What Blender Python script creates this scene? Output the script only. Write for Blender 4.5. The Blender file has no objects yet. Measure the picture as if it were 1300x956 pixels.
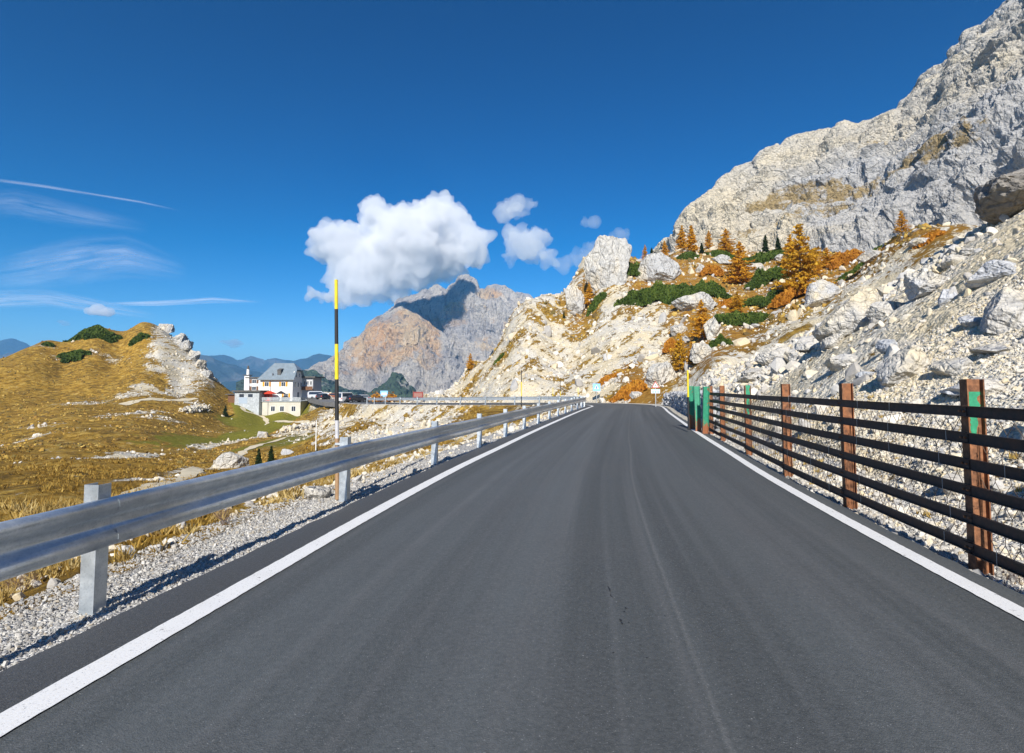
import bpy, bmesh, math, random
import numpy as np
from mathutils import Vector, Matrix
from mathutils.bvhtree import BVHTree
random.seed(7)
SC = bpy.context.scene
COL = SC.collection
R = math.radians
# ------------------------------------------------------------------ camera model
F = 700.0; PITCH = R(3.5); CAMZ = 1.6
PY0 = 492 - F*math.tan(PITCH)
CP, SP = math.cos(PITCH), math.sin(PITCH)
def ray(px, py):
    u = (px-650)/F; v = (PY0-py)/F
    return Vector((u, CP - v*SP, SP + v*CP))
def P(px, py, Y):
    d = ray(px, py); k = Y/d.y
    return (d.x*k, Y, CAMZ + d.z*k)
cam = bpy.data.cameras.new('camera'); camo = bpy.data.objects.new('camera', cam); COL.objects.link(camo)
cam.sensor_width = 36; cam.lens = 36*F/1300; cam.shift_y = -(478-PY0)/1300
cam.clip_start = 0.05; cam.clip_end = 90000
camo.location = (0, 0, CAMZ); camo.rotation_euler = (R(90)+PITCH, 0, 0)
SC.camera = camo
# ------------------------------------------------------------------ object helpers
def tag(o, label=None, cat=None, group=None, kind=None):
    if label: o['label'] = label
    if cat: o['category'] = cat
    if group: o['group'] = group
    if kind: o['kind'] = kind
    return o
def empty(name, loc=(0,0,0), rz=0.0, **k):
    o = bpy.data.objects.new(name, None); COL.objects.link(o)
    o.location = loc; o.rotation_euler = (0, 0, rz); o.empty_display_size = .3
    return tag(o, **k)
def link(name, me, mats=None, parent=None, **k):
    o = bpy.data.objects.new(name, me); COL.objects.link(o)
    if mats is not None:
        for m in (mats if isinstance(mats, (list, tuple)) else [mats]): me.materials.append(m)
    if parent is not None: o.parent = parent
    return tag(o, **k)
def npmesh(name, V, Fc, smooth=False, matidx=None):
    """V (n,3); Fc (m,3) or (m,4)"""
    me = bpy.data.meshes.new(name)
    V = np.asarray(V, dtype=np.float32); Fc = np.asarray(Fc, dtype=np.int32)
    n, k = Fc.shape
    me.vertices.add(len(V)); me.vertices.foreach_set('co', V.ravel())
    me.loops.add(n*k); me.loops.foreach_set('vertex_index', Fc.ravel())
    me.polygons.add(n); me.polygons.foreach_set('loop_start', np.arange(0, n*k, k, dtype=np.int32))
    me.polygons.foreach_set('loop_total', np.full(n, k, dtype=np.int32))
    if matidx is not None: me.polygons.foreach_set('material_index', np.asarray(matidx, dtype=np.int32))
    me.polygons.foreach_set('use_smooth', np.full(n, smooth, dtype=bool))
    me.update(); me.validate(verbose=False)
    return me
def vcol(me, name, C):
    a = me.color_attributes.new(name, 'FLOAT_COLOR', 'POINT')
    C = np.asarray(C, dtype=np.float32)
    if C.shape[1] == 3: C = np.hstack([C, np.ones((len(C), 1), np.float32)])
    a.data.foreach_set('color', C.ravel())
class MB:
    """collects boxes, tubes, prisms; build() links ONE mesh object"""
    def __init__(s): s.v = []; s.f = []; s.mi = []
    def add(s, vs, fs, mi=0):
        b = len(s.v); s.v += [tuple(v) for v in vs]
        s.f += [tuple(i+b for i in f) for f in fs]; s.mi += [mi]*len(fs); return s
    def box(s, c, d, rz=0, mi=0, taper=1.0):
        x, y, z = c; a, b, h = d[0]/2, d[1]/2, d[2]/2
        vs = []
        for k, dz in ((1, -h), (taper, h)):
            for sx, sy in ((-1,-1),(1,-1),(1,1),(-1,1)):
                X, Y = sx*a*k, sy*b*k
                vs.append((x+X*math.cos(rz)-Y*math.sin(rz), y+X*math.sin(rz)+Y*math.cos(rz), z+dz))
        s.add(vs, [(0,3,2,1),(4,5,6,7),(0,1,5,4),(1,2,6,5),(2,3,7,6),(3,0,4,7)], mi); return s
    def b2(s, x0, x1, y0, y1, z0, z1, mi=0):
        return s.box(((x0+x1)/2,(y0+y1)/2,(z0+z1)/2),(abs(x1-x0),abs(y1-y0),abs(z1-z0)), 0, mi)
    def tube(s, p, q, r0, r1=None, n=8, mi=0, caps=True):
        r1 = r0 if r1 is None else r1
        p, q = Vector(p), Vector(q); d = (q-p).normalized()
        a = d.orthogonal().normalized(); b = d.cross(a)
        vs = []
        for c, r in ((p, r0), (q, r1)):
            for i in range(n):
                t = 2*math.pi*i/n; vs.append(c + (a*math.cos(t)+b*math.sin(t))*r)
        fs = [(i, (i+1)%n, n+(i+1)%n, n+i) for i in range(n)]
        if caps: fs += [tuple(range(n))[::-1], tuple(range(n, 2*n))]
        s.add(vs, fs, mi); return s
    def prism(s, poly, z0, z1, mi=0):
        n = len(poly)
        vs = [(x,y,z0) for x,y in poly]+[(x,y,z1) for x,y in poly]
        s.add(vs, [tuple(range(n))[::-1], tuple(range(n,2*n))]+[(i,(i+1)%n,n+(i+1)%n,n+i) for i in range(n)], mi); return s
    def mesh(s, name, smooth=False):
        me = bpy.data.meshes.new(name); me.from_pydata(s.v, [], s.f)
        me.polygons.foreach_set('material_index', s.mi)
        if smooth: me.polygons.foreach_set('use_smooth', [True]*len(s.f))
        me.update(); return me
    def build(s, name, mats, parent=None, smooth=False, bevel=0, **k):
        me = s.mesh(name, smooth)
        bm = bmesh.new(); bm.from_mesh(me)
        bmesh.ops.recalc_face_normals(bm, faces=bm.faces)
        if bevel: bmesh.ops.bevel(bm, geom=bm.edges[:], offset=bevel, segments=1, affect='EDGES')
        bm.to_mesh(me); bm.free()
        return link(name, me, mats, parent, **k)
# ------------------------------------------------------------------ numpy noise
def _h(ix, iy, iz, seed):
    h = (ix.astype(np.int64)*73856093) ^ (iy.astype(np.int64)*19349663) ^ (iz.astype(np.int64)*83492791) ^ (seed*2654435761)
    h &= 0xffffffff
    h = ((h ^ (h >> 15)) * 0x2c1b3c6d) & 0xffffffff
    h = ((h ^ (h >> 12)) * 0x297a2d39) & 0xffffffff
    return (h ^ (h >> 15)) & 0xffffffff
_G = np.random.RandomState(3).normal(size=(256, 3)).astype(np.float32); _G /= np.linalg.norm(_G, axis=1)[:, None]
def pn(x, y, z=None, seed=0):
    x = np.asarray(x, np.float64); y = np.asarray(y, np.float64)
    if z is None:
        i, j = np.floor(x), np.floor(y); fx, fy = x-i, y-j
        ux, uy = fx*fx*fx*(fx*(fx*6-15)+10), fy*fy*fy*(fy*(fy*6-15)+10)
        zz = np.zeros_like(i)
        def g(a, b):
            gr = _G[(_h(i+a, j+b, zz, seed) & 255).astype(np.int32)]
            return gr[..., 0]*(fx-a)+gr[..., 1]*(fy-b)
        a = g(0,0); b = g(1,0); c = g(0,1); d = g(1,1)
        return 1.5*((a+(b-a)*ux)+((c+(d-c)*ux)-(a+(b-a)*ux))*uy)
    z = np.asarray(z, np.float64)
    i, j, k = np.floor(x), np.floor(y), np.floor(z); fx, fy, fz = x-i, y-j, z-k
    ux, uy, uz = [f*f*f*(f*(f*6-15)+10) for f in (fx, fy, fz)]
    def g(a, b, c):
        gr = _G[(_h(i+a, j+b, k+c, seed) & 255).astype(np.int32)]
        return gr[..., 0]*(fx-a)+gr[..., 1]*(fy-b)+gr[..., 2]*(fz-c)
    def l(a, b, t): return a+(b-a)*t
    return 1.5*l(l(l(g(0,0,0), g(1,0,0), ux), l(g(0,1,0), g(1,1,0), ux), uy),
             l(l(g(0,0,1), g(1,0,1), ux), l(g(0,1,1), g(1,1,1), ux), uy), uz)
def fbm(x, y, z=None, octv=4, seed=0, ridge=False, gain=.5, lac=2.07):
    s = 0; a = 1.0; f = 1.0; t = 0
    for o in range(octv):
        n = pn(x*f, y*f, None if z is None else z*f, seed+o*17)
        if ridge: n = 1-2*np.abs(n)
        s = s + a*n; t += a; a *= gain; f *= lac
    return s/t
def sst(a, b, x):
    t = np.clip((x-a)/(b-a), 0, 1); return t*t*(3-2*t)
# ------------------------------------------------------------------ materials
def newmat(name):
    m = bpy.data.materials.new(name); m.use_nodes = True
    nt = m.node_tree; nt.nodes.clear()
    out = nt.nodes.new('ShaderNodeOutputMaterial'); b = nt.nodes.new('ShaderNodeBsdfPrincipled')
    nt.links.new(b.outputs[0], out.inputs[0])
    return m, nt, b, out
class NB:
    """tiny node builder"""
    def __init__(s, nt): s.nt = nt
    def n(s, t, ins=None, **at):
        nd = s.nt.nodes.new(t)
        for k, v in at.items(): setattr(nd, k, v)
        for k, v in (ins or {}).items(): s.set(nd, k, v)
        return nd
    def set(s, nd, k, v):
        sock = nd.inputs[k]
        if isinstance(v, bpy.types.NodeSocket): s.nt.links.new(v, sock)
        elif isinstance(v, bpy.types.Node): s.nt.links.new(v.outputs[0], sock)
        else:
            if sock.type == 'RGBA' and len(v) == 3: v = (*v, 1)
            sock.default_value = v
    def pos(s): return s.n('ShaderNodeNewGeometry').outputs['Position']
    def obj(s): return s.n('ShaderNodeTexCoord').outputs['Object']
    def mapp(s, v, scale=(1,1,1), rot=(0,0,0), loc=(0,0,0)):
        return s.n('ShaderNodeMapping', {'Vector': v, 'Scale': scale, 'Rotation': rot, 'Location': loc}).outputs[0]
    def noise(s, v, scale, detail=5, rough=.55, dist=0.0):
        return s.n('ShaderNodeTexNoise', {'Vector': v, 'Scale': scale, 'Detail': detail, 'Roughness': rough, 'Distortion': dist}).outputs['Fac']
    def vor(s, v, scale, feature='F1', rand=1.0):
        return s.n('ShaderNodeTexVoronoi', {'Vector': v, 'Scale': scale, 'Randomness': rand}, feature=feature)
    def ramp(s, f, stops, interp='LINEAR'):
        nd = s.n('ShaderNodeValToRGB', {'Fac': f}); cr = nd.color_ramp; cr.interpolation = interp
        while len(cr.elements) < len(stops): cr.elements.new(.5)
        for e, (p, c) in zip(cr.elements, stops):
            e.position = p; e.color = (c, c, c, 1) if isinstance(c, (int, float)) else (*c, 1)
        return nd.outputs[0]
    def mix(s, f, a, b, bt='MIX'):
        nd = s.n('ShaderNodeMix', data_type='RGBA', blend_type=bt)
        s.set(nd, 0, f); s.set(nd, 6, a); s.set(nd, 7, b); return nd.outputs[2]
    def math(s, op, a, b=0.0, c=None, clamp=False):
        nd = s.n('ShaderNodeMath', {0: a, 1: b}, operation=op, use_clamp=clamp)
        if c is not None: s.set(nd, 2, c)
        return nd.outputs[0]
    def mr(s, v, a, b, c=0.0, d=1.0):
        return s.n('ShaderNodeMapRange', {0: v, 1: a, 2: b, 3: c, 4: d}).outputs[0]
    def bump(s, h, strength, dist, nrm=None):
        nd = s.n('ShaderNodeBump', {'Height': h, 'Strength': strength, 'Distance': dist})
        if nrm is not None: s.set(nd, 'Normal', nrm)
        return nd.outputs[0]
    def attr(s, name):
        return s.n('ShaderNodeAttribute', attribute_name=name).outputs['Color']
def simple(name, col, rough=.6, metal=0.0, nscale=0, namt=.25, bump=0, spec=None, coat=0):
    m, nt, b, out = newmat(name); N = NB(nt)
    b.inputs['Roughness'].default_value = rough; b.inputs['Metallic'].default_value = metal
    if spec is not None: b.inputs['Specular IOR Level'].default_value = spec
    if coat: b.inputs['Coat Weight'].default_value = coat
    if nscale:
        f = N.noise(N.obj(), nscale, 4)
        c = N.mix(N.mr(f, .3, .7), tuple(x*(1-namt) for x in col), tuple(min(1, x*(1+namt)) for x in col))
        N.set(b, 'Base Color', c)
        if bump: N.set(b, 'Normal', N.bump(f, bump, .02))
    else: N.set(b, 'Base Color', col)
    return m
M = {}
def rock_nodes(N, v, s, base, cream, grey, crack=.5):
    """limestone colour + height in metres-based coordinates; s = size of blocks (m)"""
    big = N.noise(v, .18/s, 4, .6)
    fine = N.noise(v, 2.2/s, 7, .65, .3)
    c = N.mix(N.mr(big, .38, .62), grey, base)
    c = N.mix(N.mr(N.noise(v, .33/s, 3, .5), .5, .68), c, cream)
    c = N.mix(N.mr(fine, .32, .52, .55, 0), c, tuple(x*.55 for x in grey))
    vd = N.mix(.12, v, N.n('ShaderNodeTexNoise', {'Vector': v, 'Scale': 1.2/s, 'Detail': 3}).outputs['Color'], 'ADD')
    cr = N.vor(vd, .9/s, 'DISTANCE_TO_EDGE').outputs['Distance']
    cr2 = N.vor(vd, 3.1/s, 'DISTANCE_TO_EDGE').outputs['Distance']
    k = N.mr(cr, 0, .05, crack, 0); k = N.math('MULTIPLY', k, N.mr(big, .4, .55))
    c = N.mix(k, c, (.09, .08, .07))
    h = N.math('ADD', N.math('MULTIPLY', N.mr(cr, 0, .15), .5), N.math('MULTIPLY', N.mr(cr2, 0, .2), .22))
    h = N.math('ADD', h, N.math('MULTIPLY', fine, .9))
    return c, h
def rock_mat(name, s, base=(.47,.44,.39), cream=(.52,.44,.30), grey=(.34,.34,.345), bd=None, bs=.9, crack=.5, stretch=(1,1,1), rot=(0,0,0), strata=0):
    m, nt, b, out = newmat(name); N = NB(nt)
    v = N.mapp(N.pos(), stretch, rot)
    c, h = rock_nodes(N, v, s, base, cream, grey, crack)
    if strata:
        w = N.noise(N.mapp(v, (.25, .25, 2.2), (0.3, .35, 0)), strata, 5, .6)
        c = N.mix(N.mr(w, .40, .60, .55, 0), c, tuple(x*.62 for x in grey))
        h = N.math('ADD', h, N.math('MULTIPLY', w, 1.2))
    N.set(b, 'Base Color', c); b.inputs['Roughness'].default_value = .92; b.inputs['Specular IOR Level'].default_value = .2
    N.set(b, 'Normal', N.bump(h, bs, bd or s*.35))
    return m
M['rock'] = rock_mat('limestone', .45, bd=.09)
M['rock_far'] = rock_mat('limestone_outcrop', 1.6, bd=.55)
M['rock_wall'] = rock_mat('stone_wall_rock', .15, base=(.45,.44,.43), cream=(.46,.43,.37), grey=(.30,.31,.33), bd=.03)
M['steel'] = None
def steel():
    m, nt, b, out = newmat('galvanised_steel'); N = NB(nt); v = N.pos()
    f = N.noise(v, 9, 5, .6); g = N.noise(N.mapp(v, (1,1,6)), 3, 4)
    c = N.mix(N.mr(f, .3, .7), (.52,.58,.62), (.78,.82,.84))
    c = N.mix(N.mr(g, .62, .74, 0, .5), c, (.33,.30,.26))
    N.set(b, 'Base Color', c); b.inputs['Metallic'].default_value = .72
    sp_ = N.vor(v, 55).outputs['Distance']
    c = N.mix(N.mr(sp_, .1, .5, .25, 0), c, (.30,.34,.38)); N.set(b, 'Base Color', c)
    N.set(b, 'Roughness', N.mr(f, .3, .7, .34, .50))
    N.set(b, 'Normal', N.bump(N.noise(v, 6, 4), .35, .012))
    return m
M['steel'] = steel()
M['bolt'] = simple('bolt_steel', (.13,.14,.15), .6, .3)
def rust():
    m, nt, b, out = newmat('rusted_steel'); N = NB(nt); v = N.pos()
    f = N.noise(v, 14, 6, .65); g = N.noise(N.mapp(v, (1,1,.25)), 9, 4)
    c = N.ramp(f, [(.30,(.07,.03,.018)),(.48,(.20,.088,.042)),(.62,(.32,.14,.065)),(.8,(.42,.21,.10))])
    c = N.mix(N.mr(g, .5, .65, 0, .6), c, (.36,.13,.045))
    N.set(b, 'Base Color', c); b.inputs['Roughness'].default_value = .85
    N.set(b, 'Normal', N.bump(f, .5, .008))
    return m
M['rust'] = rust()
def railm():
    m, nt, b, out = newmat('weathered_rail_steel'); N = NB(nt); v = N.pos()
    f = N.noise(v, 18, 6, .7); g = N.noise(N.mapp(v, (1, 1, 5)), 2.2, 4)
    c = N.ramp(f, [(.25,(.034,.024,.021)),(.55,(.080,.048,.038)),(.8,(.19,.075,.035))])
    c = N.mix(N.mr(g, .5, .65, 0, .7), c, (.045,.038,.036))
    c = N.mix(N.mr(N.noise(v, 3.5, 7, .75), .55, .68, 0, .7), c, (.16,.065,.03))
    N.set(b, 'Base Color', c); b.inputs['Roughness'].default_value = .6; b.inputs['Metallic'].default_value = .3
    N.set(b, 'Normal', N.bump(f, .3, .004))
    return m
M['rail'] = railm()
def greenpaint():
    m, nt, b, out = newmat('chipped_green_paint'); N = NB(nt); v = N.pos()
    f = N.noise(N.mapp(v, (1.5,1.5,.7)), 3.2, 6, .68)
    z = N.n('ShaderNodeSeparateXYZ', {0: v}).outputs[2]
    k = N.math('ADD', f, N.mr(z, .1, .8, .22, 0))
    c = N.mix(N.mr(k, .60, .64), N.mix(N.mr(N.noise(v, 11), .3, .7), (.015,.20,.11), (.03,.30,.17)), (.28,.10,.04))
    N.set(b, 'Base Color', c); b.inputs['Roughness'].default_value = .5
    return m
M['green'] = greenpaint()
M['wire'] = simple('net_wire', (.16,.12,.09), .6, .5)
M['tie'] = simple('tie_wire', (.6,.62,.64), .4, .8)
def asphalt():
    m, nt, b, out = newmat('asphalt'); N = NB(nt)
    uv = N.n('ShaderNodeUVMap').outputs[0]
    sep = N.n('ShaderNodeSeparateXYZ', {0: uv}); s = sep.outputs[0]; p = N.pos()
    w = N.math('ADD', s, N.math('MULTIPLY', N.math('SUBTRACT', N.noise(uv, .06, 2), .5), .18))
    tr = N.noise(N.mapp(uv, (1, .012, 1)), 1.1, 5, .6)       # long streaks along the road
    tr2 = N.noise(N.mapp(uv, (1, .01, 1)), 5.5, 3, .5)
    fine = N.noise(p, 85, 3, .7); gran = N.vor(p, 120).outputs['Distance']
    c = N.mix(N.mr(tr, .36, .64), (.046,.053,.055), (.090,.101,.104))
    c = N.mix(N.mr(tr2, .52, .74, 0, .4), c, (.130,.134,.136))
    patch = N.noise(p, .5, 3, .5)
    c = N.mix(N.mr(patch, .45, .7, 0, .35), c, (.076,.077,.078))
    # light joint line between the lanes
    d = N.math('ABSOLUTE', N.math('SUBTRACT', w, .50))
    c = N.mix(N.math('MULTIPLY', N.mr(d, .004, .028, .30, 0), N.mr(fine, .35, .6, .25, 1)), c, (.24,.24,.235))
    # darker margin outside the left line
    c = N.mix(N.mr(s, -3.02, -2.98, .75, 0), c, (.052,.053,.056))
    c = N.mix(N.mr(gran, .0, .5, .4, 0), c, (.135,.138,.140))
    c = N.mix(N.mr(fine, .64, .72, 0, .85), c, (.34,.35,.35))
    c = N.mix(N.mr(fine, .36, .28, 0, .6), c, (.02,.022,.024))
    gr2 = N.noise(p, 38, 4, .75)
    c = N.mix(N.mr(gr2, .30, .70), N.mix(.16, c, (0,0,0)), N.mix(.035, c, (1,1,1)))
    ck = N.noise(N.mapp(uv, (3.0, .5, 1)), 2.2, 5, .7)
    c = N.mix(N.math('MULTIPLY', N.mr(ck, .735, .75), N.mr(fine, .4, .5)), c, (.02,.02,.02))
    N.set(b, 'Base Color', c); N.set(b, 'Roughness', N.mr(tr, .3, .7, .72, .60)); b.inputs['Specular IOR Level'].default_value = .35
    h = N.math('ADD', N.math('MULTIPLY', gran, -1.0), N.math('MULTIPLY', fine, .6))
    N.set(b, 'Normal', N.bump(h, .5, .004))
    return m
M['asphalt'] = asphalt()
def paint():
    m, nt, b, out = newmat('road_paint'); N = NB(nt); p = N.pos()
    f = N.noise(p, 70, 4, .7); g = N.noise(p, 3, 4)
    c = N.mix(N.mr(f, .34, .42, .7, 0), (.80,.80,.79), (.22,.22,.22))
    wz = N.noise(p, 22, 6, .8); c = N.mix(N.math('MULTIPLY', N.mr(wz, .40, .35), N.mr(g, .42, .58)), c, (.14,.14,.145))
    c = N.mix(N.mr(g, .55, .75, 0, .18), c, (.5,.49,.47))
    N.set(b, 'Base Color', c); b.inputs['Roughness'].default_value = .6
    N.set(b, 'Normal', N.bump(f, .3, .003))
    return m
M['paint'] = paint()
# ------------------------------------------------------------------ road centre line
CPTS = [(-3.6,-22,0),(-2.0,-12,0),(-.7,-5,0),(.10,0,0),(.62,3.6,0),(1.08,6.7,0),(1.78,10.7,0),(2.48,14.1,0),(3.42,18.7,0),(4.95,25.8,0),(7.55,37.5,0),
        (8.85,43.0,0),(9.9,48.5,-.02),(9.3,54.5,-.05),(5.6,59.2,-.1),(0,62.6,-.2),(-7,67.6,-.35),(-15,76,-.55),(-21,88,-.85),(-26.5,102,-1.15),(-33,118,-1.3),(-38,128,-1.3)]
def catmull(pts, step=.4):
    pts = [np.array(p, float) for p in pts]; pts = [2*pts[0]-pts[1]]+pts+[2*pts[-1]-pts[-2]]
    out = []
    for i in range(1, len(pts)-2):
        p0, p1, p2, p3 = pts[i-1:i+3]; d = np.linalg.norm(p2-p1)
        n = max(2, int(d/step)); a = .5
        t0 = 0; t1 = t0+np.linalg.norm(p1-p0)**a; t2 = t1+d**a; t3 = t2+np.linalg.norm(p3-p2)**a
        for t in np.linspace(t1, t2, n, endpoint=False):
            A1=(t1-t)/(t1-t0)*p0+(t-t0)/(t1-t0)*p1; A2=(t2-t)/(t2-t1)*p1+(t-t1)/(t2-t1)*p2; A3=(t3-t)/(t3-t2)*p2+(t-t2)/(t3-t2)*p3
            B1=(t2-t)/(t2-t0)*A1+(t-t0)/(t2-t0)*A2; B2=(t3-t)/(t3-t1)*A2+(t-t1)/(t3-t1)*A3
            out.append((t2-t)/(t2-t1)*B1+(t-t1)/(t2-t1)*B2)
    out.append(pts[-2]); return np.array(out)
CC = catmull(CPTS, .4)
_sl = np.r_[0, np.cumsum(np.linalg.norm(np.diff(CC[:, :2], axis=0), axis=1))]
TL = _sl[-1]
def cpos(t):
    return np.array([np.interp(t, _sl, CC[:, k]) for k in range(3)])
def RP(t, s):
    p = cpos(t); d = cpos(min(TL, t+.5))-cpos(max(0, t-.5)); d /= np.hypot(d[0], d[1])
    return Vector((p[0]+d[1]*s, p[1]-d[0]*s, p[2])), Vector((d[0], d[1], 0)), Vector((d[1], -d[0], 0))
def t_at_Y(Y, s=0):
    lo, hi = 0, 75
    for _ in range(40):
        m = (lo+hi)/2
        if RP(m, s)[0].y < Y: lo = m
        else: hi = m
    return lo
_seg = CC[::2]
def road_st(x, y):
    """signed lateral distance, arc length, road z at nearest point"""
    best = np.full(x.shape, 1e9); S = np.zeros(x.shape); T = np.zeros(x.shape); Z = np.zeros(x.shape)
    tl = _sl[::2]
    for i in range(len(_seg)-1):
        a, b = _seg[i], _seg[i+1]; dx, dy = b[0]-a[0], b[1]-a[1]; L2 = dx*dx+dy*dy; L = math.sqrt(L2)
        u = np.clip(((x-a[0])*dx+(y-a[1])*dy)/L2, 0, 1)
        ex, ey = x-a[0]-u*dx, y-a[1]-u*dy; d = ex*ex+ey*ey
        m = d < best
        best[m] = d[m]; S[m] = (np.sqrt(d)*np.sign(ex*dy-ey*dx))[m]; T[m] = (tl[i]+u*L)[m]; Z[m] = (a[2]+u*(b[2]-a[2]))[m]
    return S, T, Z
# ------------------------------------------------------------------ ground control points  (x,y,z,label)
G = []
def g(px, py, Y, lab): x, y, z = P(px, py, Y); G.append((x, y, z, lab))
def w(x, y, z, lab): G.append((x, y, z, lab))
# valley and meadow on the left
for a in [(60,735,7.0,'g'),(0,700,9.5,'g'),(0,760,7,'g'),(150,655,16,'g'),(0,650,18,'g'),(0,600,36,'g'),(150,600,40,'g'),(250,620,28,'g'),(330,600,48,'g'),(300,560,85,'g'),
          (380,560,80,'m'),(400,600,40,'g'),(345,648,13.5,'g'),(400,635,15,'r'),(430,618,20,'r'),(500,603,20,'r'),(500,570,42,'r'),(560,560,38,'g'),(565,530,58,'r'),(620,528,50,'g'),
          (480,535,75,'r'),(450,520,92,'g'),(410,545,95,'g'),(330,545,110,'m'),(350,532,140,'m'),(310,512,150,'m'),(385,532,140,'m'),(415,525,130,'r'),(440,545,82,'g'),(540,548,48,'r'),(660,535,38,'g'),
          (0,560,70,'g'),(0,500,120,'g'),(0,456,150,'g'),(60,436,170,'g'),(125,415,180,'g'),(180,411,180,'g'),(213,424,176,'r'),(240,447,170,'r'),(265,472,163,'r'),(287,497,155,'g'),
          (290,520,142,'g'),(200,500,130,'g'),(230,480,148,'r'),(150,480,140,'g'),(150,450,160,'g'),(80,470,145,'g'),(80,520,100,'g'),(200,530,100,'g'),(250,520,125,'g'),(180,570,65,'g'),(100,590,45,'g'),(250,570,72,'g'),
          (-120,600,36,'g'),(-120,480,140,'g'),(-250,520,110,'g'),(-120,700,12,'g'),(-300,650,20,'g')]: g(*a)
for a in [(-180,230,-20,'g'),(-120,235,-25,'g'),(-85,215,-32,'r'),(-100,190,-4,'r'),(-70,185,-6,'g'),(-40,160,-5,'g'),(-20,140,-8,'g'),(-60,230,-45,'g'),(0,130,-14,'g'),(20,180,-30,'g'),(-30,200,-40,'g'),
          (-64,156,-2.2,'p'),(-66,145,-6.0,'m'),(-56,145,-6.4,'m'),(-61,141,-6.4,'m'),(-73,146,-2.5,'m'),(-52,160,-1.5,'p'),(-75,158,-1.9,'g'),(-45,134,-1.5,'p'),(-40,145,-1.5,'p'),(-34,118,-1.5,'p'),(-28,108,-1.5,'p'),(-18,112,-1.6,'g'),(-8,92,-1.0,'r'),(-50,140,-2.2,'r'),(-38,110,-2.4,'g'),(-50,118,-6,'g'),(-44,105,-5.5,'g'),(-28,88,-3.2,'r'),(-22,75,-3.0,'r'),(-14,62,-2.7,'r'),(-8,52,-2.6,'r')]: w(*a)
# hillside beyond the bend
for a in [(545,503,97,'r'),(600,460,106,'r'),(650,423,112,'v'),(690,388,114,'r'),(740,330,118,'r'),(560,503,84,'r'),(640,480,78,'r'),(640,450,90,'r'),(700,465,80,'r'),(700,420,94,'r'),(740,380,104,'v'),
          (760,405,92,'r'),(760,460,78,'r'),(760,487,70,'r'),(820,487,62,'v'),(820,460,70,'r'),(820,410,84,'r'),(820,365,100,'v'),(800,330,116,'v'),(870,440,73,'v'),(870,390,87,'v'),(870,345,104,'v'),
          (940,335,110,'v'),(940,375,91,'v'),(940,425,68,'v'),(900,475,47,'r'),(900,450,58,'v'),(1010,385,74,'v'),(1010,340,98,'v'),(1080,350,82,'v'),(1010,430,50,'r'),(960,460,42,'r'),
          (860,318,124,'v'),(920,314,126,'v'),(1000,312,122,'v'),(1060,320,108,'v'),(1120,318,80,'v'),(1160,290,66,'v'),(1040,400,58,'r'),(1090,370,50,'r')]: g(*a)
for x, y, z in [(5,125,0),(15,140,8),(-6,118,-6),(22,150,14),(40,165,26),(60,170,30),(30,190,10),(60,200,30),(90,160,32),(100,130,30),(80,100,25)]: w(x, y, z, 'r')
# scree slope on the right: follows the road
for Y in (-20,-8,2,8,15,22,30,40,50):
    t = t_at_Y(max(Y, -20)) if Y > -21 else 0
    for s, z in ((4.6,.15),(7,1.9),(11,4.75),(15,7.5),(19,10.2)):
        k = 1.0 if Y < 34 else (.8 if Y < 45 else .62)
        p = RP(t, s)[0]; w(p.x, p.y, z*k, 'r')
    p = RP(t, 24)[0]; w(p.x, p.y, 11.5*(1 if Y < 34 else .85), 'r'); p = RP(t, 40)[0]; w(p.x, p.y, 15, 'r')
for x, y, z in [(70,20,18),(70,50,20),(120,60,30),(110,20,24),(70,-30,18),(-20,-30,-8),(-60,-30,-12),(-60,20,-9),(-110,60,-6),(-150,20,-8),(-200,120,4),(-230,180,0)]: w(x, y, z, 'r' if x > 0 else 'g')
G3 = np.array([q[:3] for q in G])
def tps_fit(Pt, z, lam=.5):
    n = len(Pt); d = np.hypot(Pt[:, None, 0]-Pt[None, :, 0], Pt[:, None, 1]-Pt[None, :, 1])
    K = np.where(d > 0, d*d*np.log(d+1e-9), 0)+lam*np.eye(n)
    A = np.zeros((n+3, n+3)); A[:n, :n] = K; A[:n, n] = 1; A[:n, n+1:] = Pt; A[n, :n] = 1; A[n+1:, :n] = Pt.T
    return np.linalg.solve(A, np.r_[z, 0, 0, 0])
# thin-plate spline in a log-radius chart keeps near detail and far detail equally stiff
def chart(x, y):
    r = np.hypot(x, y+8)+3; k = np.log(r)/r*12
    return np.stack([x*k, (y+8)*k], -1)
_ch = chart(G3[:, 0], G3[:, 1]); _W = tps_fit(_ch, G3[:, 2], 2e-2)
LABS = {'g': (0, 0, 0), 'r': (1, 0, 0), 'm': (0, 1, 0), 'v': (.38, 0, 1), 'p': (.8, 0, 0)}
_GL = np.array([LABS[q[3]] for q in G], float)
def base_h(x, y, masks=False):
    sh = x.shape; x = x.ravel(); y = y.ravel(); n = len(G3)
    out = np.empty(x.size); mk = np.empty((x.size, 3)) if masks else None
    for i in range(0, x.size, 40000):
        xs, ys = x[i:i+40000], y[i:i+40000]; c = chart(xs, ys)
        d2 = (c[:, 0, None]-_ch[None, :, 0])**2+(c[:, 1, None]-_ch[None, :, 1])**2
        out[i:i+40000] = (np.where(d2 > 1e-12, .5*d2*np.log(d2+1e-12), 0) @ _W[:n])+_W[n]+c @ _W[n+1:]
        if masks:
            q = 1/(d2**1.6+1e-3); mk[i:i+40000] = (q @ _GL)/q.sum(1)[:, None]
    return (out.reshape(sh), mk) if masks else out.reshape(sh)
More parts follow.
